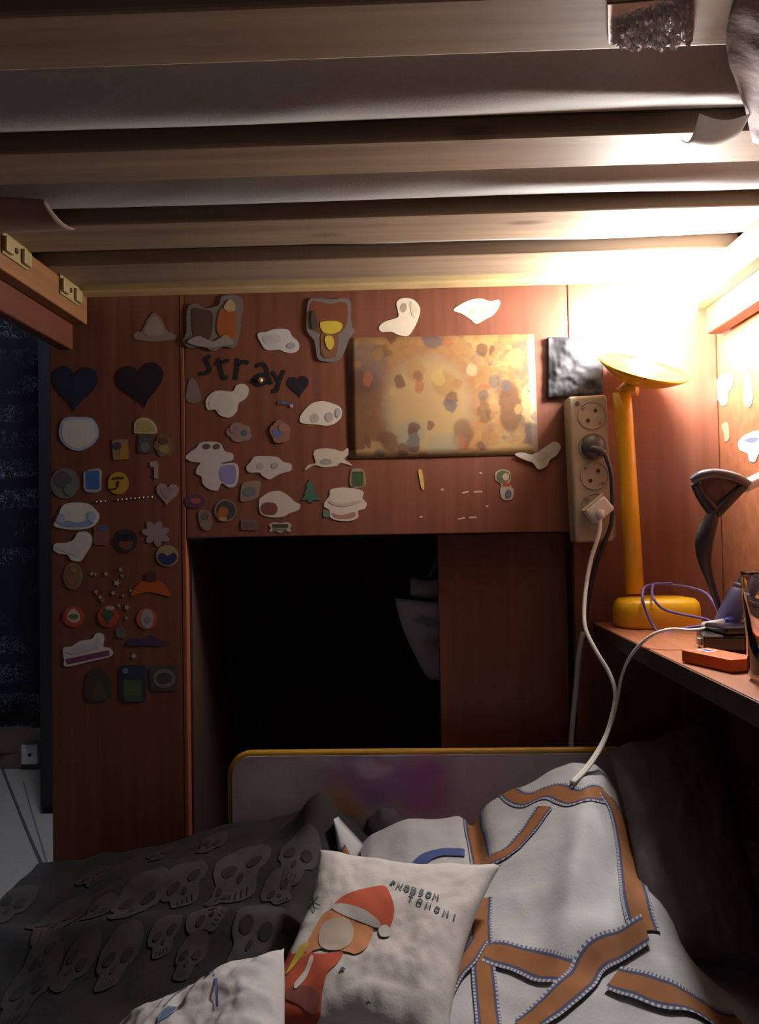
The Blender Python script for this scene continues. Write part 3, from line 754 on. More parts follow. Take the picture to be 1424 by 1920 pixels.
sticker('card_sticker', 'tiny dark grey square sticker under the cream half-round one', rect(273, 832, 27, 36), (0.07, 0.06, 0.06), [(ell(272, 838, 8, 10), (0.13, 0.12, 0.12))])
sticker('blob_sticker', 'small brown and olive sticker next to the door seam', cloud(307, 836, 34, 40, 5, .12), (0.16, 0.10, 0.06), [(ell(308, 842, 10, 8), (0.26, 0.18, 0.06)), (ell(307, 826, 9, 7), (0.10, 0.05, 0.03))])
sticker('tape_scrap', 'small pale hook-shaped tape scrap above the pink heart', [(281, 866), (294, 864), (297, 872), (296, 897), (289, 897), (289, 876), (282, 875)], (0.30, 0.24, 0.25), cat='tape')
sticker('round_sticker', 'round grey-green glitter sticker at the wardrobe door edge', ell(122, 906, 27, 29), (0.14, 0.15, 0.15), [(ell(118, 900, 17, 16), (0.10, 0.09, 0.11)), (ell(132, 918, 12, 12), (0.13, 0.16, 0.13))], rough=.2)
sticker('card_sticker', 'bright blue rectangular sticker with pale border', poly([(159, 884), (188, 879), (190, 900), (187, 921), (160, 921), (157, 898)], 3), (0.36, 0.34, 0.34), [(rect(174, 900, 25, 35, -1), (0.04, 0.13, 0.36))])
sticker('round_sticker', 'round yellow sticker with dark brown strokes', ell(222, 906, 20, 21), (0.42, 0.23, 0.03), [(rect(221, 897, 22, 4, -3), (0.04, 0.02, 0.01)), (rect(221, 908, 4, 12, 12), (0.04, 0.02, 0.01)), (rect(213, 917, 12, 3, -8), (0.04, 0.02, 0.01))])
sticker('heart_sticker', 'dusty pink heart sticker beside the door seam', heart(314, 924, 42, 42, 4), (0.30, 0.21, 0.21), [(heart(313, 924, 24, 24, 4), (0.24, 0.17, 0.17))])
gs = thing('gem_strip', 'row of tiny coloured stick-on gems on the wardrobe door', 'gems', front(234, 936))
for k, x in enumerate(list(range(181, 205, 8)) + list(range(221, 290, 8))):
    p = front(x, 941 - (x - 180) * .09)
    c = [(0.5, 0.3, 0.55), (0.6, 0.55, 0.6), (0.15, 0.25, 0.6), (0.6, 0.4, 0.15)][k % 4]
    kid('gem', lathe([(.0016, 0), (.0016, .0005), (.0008, .0014), (0, .0014)], p, (0, -1, 0), 8), M('gem_%d' % (k % 4), c, .1, coat=1.0), gs)
sticker('cloud_sticker', 'white cloud-shaped sticker with blue lower half on the wardrobe door', poly([(101, 984), (110, 964), (120, 946), (146, 942), (166, 945), (178, 954), (186, 966), (182, 980), (168, 990), (140, 993), (112, 990)]), WH, [(poly([(112, 982), (126, 976), (146, 980), (166, 974), (176, 980), (164, 987), (140, 989), (118, 987)]), BL_), (ell(172, 968, 9, 10), LB), (ell(114, 972, 8, 9, 30), LB)])
sticker('blob_sticker', 'white bean-shaped sticker tilted upward below the blue cloud one', poly([(100, 1030), (104, 1019), (122, 1018), (138, 1012), (146, 999), (162, 997), (173, 1008), (170, 1024), (160, 1040), (151, 1052), (134, 1050), (126, 1040), (110, 1038)]), WH, [(poly([(106, 1029), (112, 1024), (136, 1020), (150, 1004), (164, 1004), (166, 1020), (152, 1042), (136, 1040)]), (0.55, 0.53, 0.55))])
sticker('card_sticker', 'small faded red square sticker with a blue dab', rect(190, 1003, 28, 38, 3), (0.20, 0.085, 0.07), [(ell(193, 991, 10, 6), (0.09, 0.09, 0.22))])
sticker('round_sticker', 'round near-black sticker with brown centre', ell(236, 1014, 22, 22), (0.035, 0.026, 0.03), [(ell(236, 1020, 13, 11), (0.14, 0.055, 0.025)), (ell(236, 1008, 15, 7), (0.02, 0.018, 0.025))])
sticker('splash_sticker', 'pale mauve splash-shaped sticker on the wardrobe door', cloud(293, 1000, 46, 42, 7, .3, 15, .6), (0.24, 0.19, 0.20))
sticker('round_sticker', 'round navy and yellow sticker beside the door seam', ell(314, 1042, 21, 20), (0.28, 0.22, 0.11), [(poly([(296, 1044), (304, 1036), (314, 1042), (326, 1036), (332, 1046), (322, 1058), (306, 1058)]), (0.025, 0.028, 0.09))])
sticker('oval_sticker', 'small oval sticker with pale outline and amber middle', ell(137, 1080, 18, 25), (0.22, 0.14, 0.11), [(ell(137, 1079, 14, 20), (0.22, 0.10, 0.05)), (ell(138, 1068, 7, 5), (0.26, 0.18, 0.06))])
for (x, y, r) in ((172, 1076, 5), (179, 1077, 3.5), (199, 1076, 5), (226, 1068, 5), (229, 1080, 4), (219, 1093, 7), (180, 1110, 5), (188, 1120, 5), (192, 1126, 3.5), (212, 1112, 5), (231, 1117, 4), (223, 1136, 4), (238, 1139, 6), (237, 1159, 4), (245, 1107, 3.5), (251, 1230, 7)):
    sticker('star_sticker', 'tiny whitish star sticker scattered over the lower wardrobe door', star(x, y, r, rot=x), (0.38, 0.30, 0.31), group='tiny star stickers on the wardrobe door')
sticker('cap_sticker', 'orange wide-brimmed cap sticker with dark crown', poly([(246, 1117), (256, 1098), (270, 1090), (300, 1090), (312, 1100), (320, 1118), (300, 1114), (275, 1110)]), (0.36, 0.075, 0.015), [(rect(283, 1082, 19, 18), (0.06, 0.025, 0.02))])
sticker('round_sticker', 'round red sticker with white and green middle', ell(138, 1156, 20, 20), (0.42, 0.065, 0.035), [(poly([(126, 1160), (128, 1148), (138, 1141), (148, 1150), (150, 1162), (138, 1168)]), (0.50, 0.42, 0.36)), (ell(138, 1156, 9, 5), (0.10, 0.16, 0.05))])
sticker('round_sticker', 'round red sticker with dark green tree shape', ell(203, 1156, 20, 20), (0.38, 0.055, 0.03), [(poly([(190, 1150), (203, 1144), (214, 1152), (206, 1164), (203, 1174), (199, 1164)]), (0.05, 0.10, 0.05)), (ell(206, 1140, 10, 4), (0.44, 0.28, 0.26))])
sticker('round_sticker', 'round red sticker with grey middle', ell(275, 1160, 19, 20), (0.40, 0.08, 0.06), [(ell(276, 1160, 12, 18), (0.30, 0.26, 0.25)), (ell(277, 1163, 6, 6), (0.20, 0.18, 0.20))])
sticker('blob_sticker', 'tiny grey-blue scrap sticker between two red round ones', cloud(227, 1187, 20, 20, 4, .15), (0.13, 0.11, 0.13))
sticker('splash_sticker', 'dark violet streak-shaped sticker below the red round ones', poly([(236, 1208), (248, 1196), (270, 1198), (284, 1190), (300, 1200), (318, 1204), (300, 1212), (270, 1210), (250, 1212)]), (0.055, 0.035, 0.085))
sticker('banner_sticker', 'white sticker with a slanted purple bar on the lower wardrobe door', poly([(118, 1222), (120, 1214), (134, 1212), (150, 1202), (172, 1198), (180, 1188), (192, 1188), (196, 1198), (194, 1212), (208, 1216), (209, 1230), (170, 1240), (124, 1250), (120, 1236)], 4), WH, [([(122, 1236), (204, 1219), (206, 1229), (126, 1246)], (0.19, 0.05, 0.14)), (poly([(126, 1222), (150, 1208), (176, 1202), (186, 1194), (190, 1208), (180, 1216), (140, 1226)]), (0.50, 0.49, 0.52))])
sticker('arch_sticker', 'dark arch-shaped sticker in the lowest row of the wardrobe door', poly([(162, 1310), (162, 1270), (172, 1256), (190, 1256), (206, 1272), (208, 1304), (186, 1316)]), (0.05, 0.045, 0.045), [(poly([(172, 1308), (180, 1280), (190, 1280), (200, 1306), (186, 1314)]), (0.085, 0.06, 0.045))])
sticker('card_sticker', 'dark navy and green card sticker in the lowest row of the wardrobe door', rect(249, 1281, 50, 68, 1), (0.030, 0.036, 0.055), [(rect(249, 1292, 36, 34, 1), (0.06, 0.09, 0.035)), (ell(235, 1258, 6, 5), (0.16, 0.17, 0.18)), (rect(250, 1311, 34, 8), (0.07, 0.08, 0.10))])
sticker('frame_sticker', 'grey-brown rounded card sticker beside the dark card in the lowest row', rect(307, 1272, 52, 48, -2), (0.06, 0.05, 0.055), [(ell(308, 1272, 21, 18), (0.17, 0.13, 0.11)), (ell(308, 1272, 14, 11), (0.06, 0.05, 0.05))])
# --- upper panel: lettering
ink = M('black_marker', (0.012, 0.010, 0.012), .5)
lt = thing('lettering', 'black handwritten word stray with a heart drawn on the upper panel', 'lettering', front(470, 700))
LET = {'s': [[(395, 668), (386, 673), (390, 682), (394, 692), (388, 699), (374, 701)]], 't': [[(410, 671), (414, 690), (420, 708), (428, 706)], [(404, 682), (430, 676)]],
       'r': [[(446, 672), (445, 692), (442, 712)], [(446, 686), (455, 678), (467, 680)]],
       'a': [[(481, 687), (492, 682), (500, 690), (503, 706), (510, 720)], [(502, 704), (488, 703), (476, 713), (486, 722), (503, 715)]],
       'y': [[(511, 697), (518, 706), (523, 714)], [(533, 694), (525, 714), (519, 732), (511, 733)]]}
for ch, sts in LET.items():
    for pl in sts:
        sp_ = [(q.x, q.y) for q in catmull([Vector((a, b, 0)) for a, b in pl], 6)]
        L, R = stroke_px(sp_, 3.6); lp = L + R[::-1]
        kid('letter_stroke', prism([front(x, y, .0006) for x, y in lp], [front(x, y, .0001) for x, y in lp]), ink, lt)
lp = heart(560, 722, 40, 40, -6); kid('drawn_heart', prism([front(x, y, .0007) for x, y in lp], [front(x, y, .0001) for x, y in lp]), ink, lt)
tag(obj('stud', lathe([(.0045, 0), (.0045, .001), (.003, .003), (0, .0035)], front(488, 713, .0006), (0, -1, 0), 14), M('brass', (0.55, 0.42, 0.2), .3, .7), None, True), 'tiny brass-coloured stud on the letter a of the handwriting', 'stud')
# --- upper panel: stickers and charms
def charm(name, label, pts, prints, clear=(0.16, 0.13, 0.12)):
    o = sticker(name, label, pts, clear, (), cat='charm', th=.002, rough=.08)
    for k, (pp, c) in enumerate(prints): flat('print', pp, c, .0022, .0022 + .0003 * (k + 1), front, o, .25)
    return o
charm('double_charm', 'glossy clear-edged charm of two rounded brown and orange shapes', poly([(343, 640), (350, 622), (350, 590), (356, 572), (372, 570), (384, 578), (410, 572), (416, 556), (440, 552), (456, 566), (452, 600), (448, 630), (440, 652), (420, 650), (400, 658), (382, 650), (356, 652)]),
      [(poly([(360, 600), (362, 578), (380, 580), (398, 586), (398, 620), (388, 640), (366, 636)]), (0.075, 0.045, 0.035)), (poly([(408, 600), (414, 580), (430, 574), (442, 590), (444, 618), (438, 634), (418, 634), (408, 622)]), (0.30, 0.085, 0.025)), (poly([(420, 576), (430, 562), (440, 568), (440, 582), (428, 584)]), (0.40, 0.28, 0.14)), (poly([(352, 642), (372, 630), (400, 640), (424, 628), (438, 644), (418, 648), (390, 652)]), (0.26, 0.22, 0.20))])
sticker('cloud_sticker', 'off-white wispy cloud sticker to the right of the double charm', poly([(483, 626), (500, 622), (516, 617), (540, 618), (548, 630), (560, 642), (560, 656), (548, 662), (534, 660), (524, 656), (500, 656), (490, 644)]), PALE, [(poly([(494, 630), (520, 626), (526, 640), (500, 646)]), (0.40, 0.37, 0.36)), (ell(546, 648, 8, 6), (0.30, 0.28, 0.28))])
charm('bear_charm', 'glossy brown and yellow bear-shaped acrylic charm above the poster corner', poly([(576, 584), (580, 562), (596, 559), (622, 561), (644, 559), (658, 566), (658, 590), (660, 612), (666, 622), (656, 634), (646, 660), (634, 676), (612, 678), (596, 672), (590, 640), (576, 620)]),
      [(poly([(580, 588), (586, 566), (600, 566), (620, 570), (642, 566), (652, 574), (652, 600), (642, 622), (620, 628), (598, 624), (584, 612)]), (0.16, 0.055, 0.025)), (poly([(602, 640), (606, 624), (632, 624), (634, 650), (628, 670), (606, 668)]), (0.17, 0.075, 0.035)), (poly([(600, 606), (612, 602), (630, 602), (642, 608), (638, 620), (622, 626), (606, 622)]), (0.52, 0.38, 0.05)), (poly([(610, 632), (622, 630), (627, 644), (620, 656), (612, 648)]), (0.52, 0.38, 0.06)), (poly([(584, 590), (590, 584), (596, 612), (586, 616)]), (0.06, 0.05, 0.05))])
sticker('bean_sticker', 'cream two-lobed sticker standing on the poster top edge', poly([(711, 614), (720, 604), (738, 598), (748, 592), (744, 568), (756, 559), (776, 562), (788, 578), (784, 600), (774, 620), (764, 630), (748, 628), (734, 622), (716, 622)]), (0.62, 0.54, 0.42), [(ell(757, 577, 6, 9, 10), (0.34, 0.26, 0.18)), (poly([(770, 566), (783, 578), (780, 596), (772, 588)]), (0.54, 0.47, 0.36))])
sticker('cloud_sticker', 'cream spread-out sticker above the poster near the lamp', poly([(851, 582), (862, 572), (884, 562), (904, 560), (920, 565), (936, 562), (937, 574), (926, 590), (912, 598), (894, 607), (882, 598), (866, 588)]), (0.64, 0.56, 0.42), [(ell(886, 586, 6, 7), (0.38, 0.32, 0.24)), (ell(912, 584, 8, 7), (0.40, 0.34, 0.26))])
sticker('tag_sticker', 'faint grey bottle-shaped sticker left of the handwriting', poly([(349, 748), (352, 722), (358, 708), (366, 712), (374, 730), (377, 750), (362, 756)]), (0.17, 0.13, 0.12), th=.0003)
sticker('bean_sticker', 'cream sticker with one raised round lobe under the handwriting', poly([(386, 752), (396, 738), (412, 732), (436, 734), (444, 722), (458, 720), (467, 730), (462, 746), (448, 756), (444, 772), (430, 783), (412, 778), (404, 768), (390, 768)]), (0.52, 0.46, 0.40), [(inset(poly([(386, 752), (396, 738), (412, 732), (436, 734), (444, 756), (440, 772), (430, 781), (412, 776), (404, 766), (390, 766)]), .8), (0.48, 0.43, 0.38))])
sticker('strip_sticker', 'tiny blue and red metallic strip near the black heart', rect(538, 756, 34, 7, 4), (0.10, 0.06, 0.07), [(rect(534, 756, 10, 5, 4), (0.07, 0.11, 0.18)), (rect(547, 761, 6, 6), (0.34, 0.26, 0.24))])
sticker('cloud_sticker', 'cream cloud sticker touching the left edge of the poster', poly([(563, 782), (572, 768), (586, 756), (606, 752), (628, 758), (640, 766), (640, 782), (628, 794), (612, 798), (594, 796), (576, 795), (564, 792)]), (0.56, 0.49, 0.40), [(ell(590, 784, 8, 9), (0.36, 0.31, 0.27)), (ell(618, 782, 8, 9), (0.36, 0.31, 0.27)), (ell(634, 774, 5, 9), (0.32, 0.31, 0.31))])
sticker('blob_sticker', 'small faded pink sticker with a teal dab', cloud(449, 811, 46, 36, 5, .1), (0.24, 0.145, 0.13), [(ell(458, 812, 6, 6), (0.06, 0.10, 0.11)), (ell(440, 806, 9, 7), (0.22, 0.13, 0.15))])
sticker('puffy_sticker', 'small shiny puffy sticker in pink and blue', cloud(526, 810, 38, 42, 5, .1, 10), (0.24, 0.11, 0.085), [(ell(520, 812, 9, 9), (0.10, 0.12, 0.22)), (ell(532, 802, 10, 8), (0.26, 0.13, 0.09))], rough=.1, th=.0015)
sticker('bean_sticker', 'pale double-tiered sticker with a lavender patch at its lower right', poly([(348, 858), (356, 848), (368, 840), (376, 830), (398, 828), (414, 832), (422, 846), (436, 850), (437, 862), (424, 866), (414, 870), (440, 868), (448, 880), (444, 908), (430, 914), (416, 906), (408, 920), (390, 916), (380, 906), (378, 894), (368, 888), (370, 876), (376, 868), (360, 866)], 4), (0.44, 0.39, 0.38), [(poly([(414, 876), (440, 874), (442, 902), (428, 908), (414, 898)]), (0.23, 0.19, 0.36)), (ell(388, 837, 7, 5), (0.10, 0.06, 0.05)), (ell(407, 837, 6, 5), (0.10, 0.06, 0.05))])
sticker('cloud_sticker', 'pale pinkish wing-shaped sticker beside the lavender one', poly([(462, 876), (470, 866), (478, 856), (496, 855), (520, 857), (532, 866), (546, 870), (546, 882), (530, 887), (518, 892), (506, 899), (492, 892), (486, 886), (468, 886)]), (0.44, 0.37, 0.35), [(ell(488, 874, 7, 6), (0.32, 0.26, 0.26)), (ell(516, 873, 7, 6), (0.32, 0.26, 0.26))])
sticker('bean_sticker', 'cream sticker with thin outstretched arms under the poster corner', poly([(572, 882), (578, 872), (592, 868), (588, 850), (596, 842), (620, 841), (642, 846), (652, 840), (656, 850), (646, 860), (656, 868), (660, 873), (640, 868), (630, 874), (606, 876), (590, 872)]), (0.46, 0.38, 0.29), [(ell(612, 866, 11, 6), (0.26, 0.23, 0.23))])
sticker('card_sticker', 'small dark green arched sticker under the poster corner', poly([(658, 912), (658, 884), (666, 878), (680, 880), (685, 892), (684, 912)], 4), (0.26, 0.17, 0.12), [(rect(671, 898, 22, 28), (0.045, 0.075, 0.03))])
sticker('blob_sticker', 'small grey and tan sticker below the wing-shaped one', poly([(452, 918), (456, 906), (470, 902), (488, 902), (488, 914), (484, 930), (470, 938), (452, 940)]), (0.22, 0.15, 0.11), [(ell(468, 922, 13, 9), (0.12, 0.12, 0.12))])
sticker('oval_sticker', 'small dark purple oval sticker with a red middle beside the door seam', ell(366, 940, 20, 13), (0.09, 0.035, 0.07), [(ell(367, 939, 10, 6), (0.28, 0.07, 0.06))])
sticker('round_sticker', 'round sticker in orange, grey and black with grey rim', ell(423, 957, 21, 21), (0.20, 0.15, 0.12), [(ell(424, 957, 18, 18), (0.055, 0.045, 0.05)), (poly([(408, 962), (416, 950), (428, 956), (424, 970), (412, 970)]), (0.30, 0.09, 0.025)), (ell(418, 973, 8, 4), (0.34, 0.24, 0.09))])
sticker('blob_sticker', 'cream sticker with a dull maroon oval at its lower left', poly([(487, 936), (494, 930), (508, 922), (526, 921), (542, 930), (552, 940), (563, 946), (560, 956), (544, 962), (530, 969), (508, 970), (490, 964), (486, 950)]), (0.46, 0.38, 0.33), [(poly([(490, 948), (500, 942), (516, 944), (521, 954), (516, 964), (498, 965), (490, 958)]), (0.16, 0.05, 0.045))])
sticker('tree_sticker', 'green felt fir tree sticker on the upper panel', [(581, 898), (590, 912), (587, 912), (596, 926), (592, 926), (601, 938), (587, 938), (587, 942), (578, 942), (578, 938), (565, 938), (574, 926), (570, 926), (577, 912), (573, 912)], (0.035, 0.085, 0.06), rough=.9)
sticker('cloud_sticker', 'cream stacked double cloud sticker below the green arched one', poly([(610, 940), (618, 930), (620, 918), (640, 914), (656, 915), (668, 916), (682, 922), (680, 934), (688, 944), (684, 954), (672, 958), (672, 970), (656, 977), (634, 976), (620, 970), (618, 956), (608, 950)], 4), (0.50, 0.41, 0.34), [(poly([(622, 962), (640, 966), (664, 960), (666, 968), (652, 973), (630, 971)]), (0.30, 0.15, 0.11)), (poly([(618, 938), (640, 944), (674, 938), (676, 942), (644, 950), (620, 944)]), (0.38, 0.30, 0.26))])
sticker('tag_sticker', 'small dull grey-brown tag sticker in the bottom row of the upper panel', poly([(372, 964), (378, 956), (392, 958), (398, 974), (394, 994), (378, 990)]), (0.19, 0.125, 0.105), [(ell(385, 968, 7, 7), (0.10, 0.085, 0.085))])
sticker('card_sticker', 'tiny brownish rectangular sticker in the bottom row of the upper panel', rect(467, 984, 30, 20), (0.15, 0.085, 0.075), [(rect(467, 984, 20, 12), (0.10, 0.06, 0.06))])
sticker('plate_sticker', 'pale ornate plate sticker with black middle at the bottom edge of the panel', poly([(505, 984), (514, 979), (526, 981), (538, 979), (547, 984), (544, 991), (546, 997), (534, 996), (526, 999), (516, 996), (506, 997), (508, 990)], 3), (0.36, 0.31, 0.24), [(rect(526, 986, 30, 7), (0.05, 0.045, 0.035)), (rect(526, 993, 26, 4), (0.14, 0.12, 0.09))])
sticker('card_sticker', 'tiny green scrap sticker beside the stacked double cloud', rect(612, 963, 11, 14), (0.10, 0.15, 0.09))
# poster
pq = [(652, 634), (1002, 626), (1010, 852), (656, 860)]
CRM = (0.34, 0.21, 0.085); TAN = (0.25, 0.125, 0.045); BRN = (0.10, 0.042, 0.024); TEAL = (0.19, 0.185, 0.13); GRY = (0.095, 0.075, 0.075); ORG = (0.28, 0.095, 0.04)
psp = [(.30, .45, .42, .80, TAN, .7), (.08, .35, .14, .40, BRN, .7), (.10, .75, .12, .22, GRY, .55), (.05, .62, .08, .1, BRN, .6), (.42, .42, .26, .46, ORG, .55), (.42, .42, .235, .42, TEAL, .75), (.43, .44, .21, .38, CRM, .8),
       (.33, .20, .07, .12, TEAL, .6), (.46, .97, .06, .07, GRY, .8), (.52, .60, .07, .10, TAN, .6), (.55, .48, .03, .06, BRN, .7), (.54, .42, .035, .05, GRY, .8), (.48, .66, .035, .07, (0.36, .25, .08), .7), (.36, .72, .05, .1, TAN, .6), (.37, .66, .03, .05, BRN, .5),
       (.34, .12, .035, .13, GRY, .85), (.34, .24, .03, .05, BRN, .8), (.43, .26, .02, .04, BRN, .7), (.60, .18, .055, .13, BRN, .6), (.59, .12, .03, .06, ORG, .6), (.50, .10, .09, .10, TEAL, .45), (.72, .38, .03, .12, BRN, .55), (.72, .50, .025, .05, GRY, .6), (.86, .40, .06, .22, BRN, .8), (.84, .58, .025, .05, GRY, .8),
       (.93, .30, .03, .08, GRY, .5), (.97, .42, .05, .17, (0.42, .31, .15), .9), (.97, .15, .04, .12, GRY, .8), (.95, .78, .08, .20, GRY, .45), (.90, .80, .04, .08, CRM, .6), (.72, .68, .05, .08, TAN, .7), (.78, .62, .03, .06, GRY, .6), (.66, .72, .03, .05, (0.40, .3, .17), .7), (.20, .12, .06, .10, BRN, .7), (.13, .08, .05, .07, CRM, .6), (.18, .88, .05, .06, BRN, .5), (.75, .12, .05, .07, TAN, .6), (.70, .08, .02, .04, BRN, .6), (.86, .05, .12, .05, CRM, .8), (.10, .03, .14, .04, CRM, .8), (.50, .02, .5, .02, (0.36, .25, .11), .7)]
rndp = random.Random(3)
for _ in range(26):
    psp.append((rndp.random(), rndp.random(), .012 + .02 * rndp.random(), .02 + .04 * rndp.random(), rndp.choice([BRN, GRY, ORG, BRN, TAN, CRM]), .75))
poster_m = spots('collage_print', CRM, psp, rough=.38, distort=.05, dscale=14, var=.35, vscale=30, soft=.2,
                 cells=[(7, [CRM, TAN, CRM, ORG, TAN, BRN, CRM, TEAL], .45), (20, [CRM, TAN, BRN, CRM, ORG, GRY, CRM, TAN], .38)])
def pm(u, v):
    a = Vector(pq[3]).lerp(Vector(pq[2]), u).lerp(Vector(pq[0]).lerp(Vector(pq[1]), u), v)
    return front(a.x, a.y, .0012 + .0008 * abs(math.sin(4 * u + v)) + .002 * sstep(.93, 1, u) * (1 - v))
tag(obj('poster', grid(24, 14, pm, thick=lambda p, u, v: p + Vector((0, .0006, 0)), uvf=lambda p, u, v: (u, v)), poster_m, None, True),
    'landscape poster with a busy cream, orange and brown collage print beside the lamp', 'poster')
sticker('cloud_sticker', 'worn translucent white sticker over the poster lower right corner', poly([(966, 852), (980, 848), (1000, 852), (1020, 840), (1040, 828), (1052, 836), (1046, 852), (1032, 862), (1026, 874), (1010, 880), (1000, 868), (984, 862)]), (0.42, 0.38, 0.33), [(poly([(1000, 852), (1018, 846), (1030, 852), (1022, 866), (1008, 866)]), (0.36, 0.31, 0.26))], base=.0035)
sticker('tape_scrap', 'thin golden tape scrap under the poster', poly([(785, 882), (791, 881), (794, 896), (796, 916), (791, 916), (787, 898)], 3), (0.48, 0.29, 0.09), cat='tape')
sticker('figure_sticker', 'small green, red and cream snowman-like sticker under the poster', poly([(930, 900), (930, 886), (942, 880), (956, 884), (958, 898), (956, 906), (964, 920), (960, 936), (944, 937), (938, 922), (940, 908)]), (0.34, 0.28, 0.22), [(ell(944, 894, 13, 12), (0.09, 0.10, 0.06)), (ell(949, 894, 6, 7), (0.42, 0.30, 0.22)), (rect(950, 908, 14, 6), (0.30, 0.05, 0.03)), (ell(954, 926, 6, 8), (0.09, 0.09, 0.13))])
for (x, y, l, r) in ((873, 923, 12, -12), (897, 922, 16, -3), (866, 972, 14, -12), (887, 970, 14, -2), (902, 887, 6, 30), (830, 918, 5, 0), (790, 969, 6, 0), (914, 949, 5, 0)):
    sticker('tape_residue', 'short whitish smear of glue left on the panel under the poster', rect(x, y, l, 3, r), (0.46, 0.33, 0.26), cat='residue', group='glue smears under the poster', th=.0002)
# --- right wall stickers
sticker('blob_sticker', 'white trailing sticker on the right wall above the shelf', poly([(1336, 742), (1346, 712), (1360, 700), (1376, 704), (1374, 722), (1366, 738), (1364, 756), (1354, 760), (1346, 748)]), (0.66, 0.64, 0.60), mapf=right)
sticker('strip_sticker', 'narrow white drop-shaped sticker on the right wall', poly([(1398, 706), (1406, 702), (1410, 722), (1412, 750), (1404, 764), (1396, 750)]), (0.70, 0.67, 0.62), mapf=right)
sticker('figure_sticker', 'small translucent green sticker on the right wall', poly([(1354, 798), (1362, 791), (1367, 800), (1368, 822), (1360, 828), (1358, 812)]), (0.30, 0.20, 0.13), [(ell(1361, 803, 4, 6), (0.14, 0.19, 0.13))], mapf=right)
sticker('cloud_sticker', 'white star-like sticker with blue marks on the right wall', poly([(1385, 830), (1394, 818), (1406, 812), (1420, 808), (1440, 816), (1438, 838), (1424, 850), (1416, 866), (1406, 864), (1402, 850), (1388, 844)]), (0.66, 0.65, 0.66), [(poly([(1396, 826), (1410, 820), (1424, 822), (1412, 830)]), (0.10, 0.12, 0.24)), (ell(1412, 848, 6, 5), (0.26, 0.30, 0.32))], mapf=right)

# ================================================================== wall shelf
ZSH = CAMZ - .146
XSH = PZ(1116, 1168, ZSH).x
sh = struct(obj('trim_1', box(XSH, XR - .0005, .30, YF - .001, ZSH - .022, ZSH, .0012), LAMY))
kid('edge_shade_strip', box(XSH - .0016, XSH - .0001, .30, YF - .001, ZSH - .022, ZSH - .0012, .0003), M('edge_shade', (0.030, 0.014, 0.012), .6), sh)  # dark strip paints the shade on the shelf's edge face
sh.name = 'wall_shelf'; del sh['kind']; tag(sh, 'reddish laminate wall shelf carrying the yellow lamp', 'shelf')

# ================================================================== power strip
CT, CB = PY(1103, 741, YF - .045), PY(1117, 1016, YF - .045)
sc_ = (CT + CB) / 2; az = (CT - CB).normalized(); ay = Vector((0, -1, 0)); ax = ay.cross(az).normalized() * -1
if ax.x < 0: ax = -ax
SL = (CT - CB).length; SW = .058
def sl(a, b, c): return sc_ + ax * a + az * b + Vector((0, -c, 0))     # right, up, out
ivory = M('ivory_plastic', (0.36, 0.31, 0.22), .4, var=.04)
cupm = M('socket_cup', (0.27, 0.24, 0.19), .45, var=.04); hole = M('socket_hole', (0.02, 0.018, 0.016), .7)
ps = thing('power_strip', 'ivory four-socket power strip fixed upright beside the lamp', 'power strip', sc_)
def slbox(a0, a1, b0, b1, c0_, c1, bev, seg=2):
    bm = box(a0, a1, b0, b1, c0_, c1, bev, seg)
    for v in bm.verts: v.co = sl(*v.co)
    return bm
kid('body', slbox(-SW / 2, SW / 2, -SL / 2, SL / 2, -.043, 0, .005, 3), ivory, ps)
SOCK = []
for (px, py) in ((1110, 779), (1112, 838), (1115, 892), (1117, 951)):
    p = PY(px, py, YF - .045); SOCK.append(p)
    cup = kid('socket', lathe([(.0215, -.0008), (.0215, .0012), (.0200, .0012), (.0185, -.0006), (0, -.0006)], p, (0, -1, 0), 28), cupm, ps, True)
    for sgn in (-1, 1):
        d = (ax * .0080 * sgn * .75 + az * .0095 * sgn * .75)
        kid('pin_hole', lathe([(.0028, 0), (.0028, .0006), (0, .0006)], p + d * 1.0 + Vector((0, -.0004, 0)), (0, -1, 0), 12), hole, cup)
    for sgn in (-1, 1):
        q = p + (ax * -.7 + az * .7) * .0172 * sgn
        kid('earth_clip', lathe([(.0024, 0), (.0024, .0012), (0, .0012)], q + Vector((0, -.0002, 0)), (0, -1, 0), 8), M('clip_metal', (0.25, 0.24, 0.22), .4, .7), cup)
kid('screw', lathe([(.0036, 0), (.0036, .0006), (0, .0006)], PY(1083, 757, YF - .0453), (0, -1, 0), 14), M('screw_grey', (0.12, 0.11, 0.12), .4, .6), ps)
kid('mounting_lug', slbox(SW / 2 + .0005, SW / 2 + .008, -SL / 2 + .004, -SL / 2 + .040, -.043, -.018, .002), ivory, ps)
# plugs
q = SOCK[1] + Vector((0, -.0014, 0))
bp2 = thing('plug', 'black round plug in the second socket of the power strip', 'plug', q)
kid('body', lathe([(.0172, 0), (.0172, .006), (.0150, .010), (.006, .012), (0, .012)], q, (0, -1, 0), 24), M('black_plastic', (0.05, 0.05, 0.058), .4), bp2, True)
bm = tube(catmull([q + Vector((-.006, -.008, -.004)), q + Vector((.004, -.014, -.006)), q + Vector((.014, -.013, -.012))], 6), .0055, 10)
kid('strain_relief', bm, M('black_plastic', (0.05, 0.05, 0.058), .4), bp2, True)
BLKC = M('black_cable', (0.022, 0.022, 0.026), .5)
cp = [q + Vector((.014, -.013, -.012)), PY(1146, 885, 1.135), PY(1149, 945, 1.135), PY(1146, 985, 1.135), PY(1132, 1022, 1.15), PY(1112, 1080, 1.17), PY(1101, 1140, 1.175), PY(1097, 1200, 1.178)]
kid('cable', tube(catmull(cp, 10), .0034, 8), BLKC, bp2, True)
q = SOCK[3] + Vector((.002, -.0014, -.004))
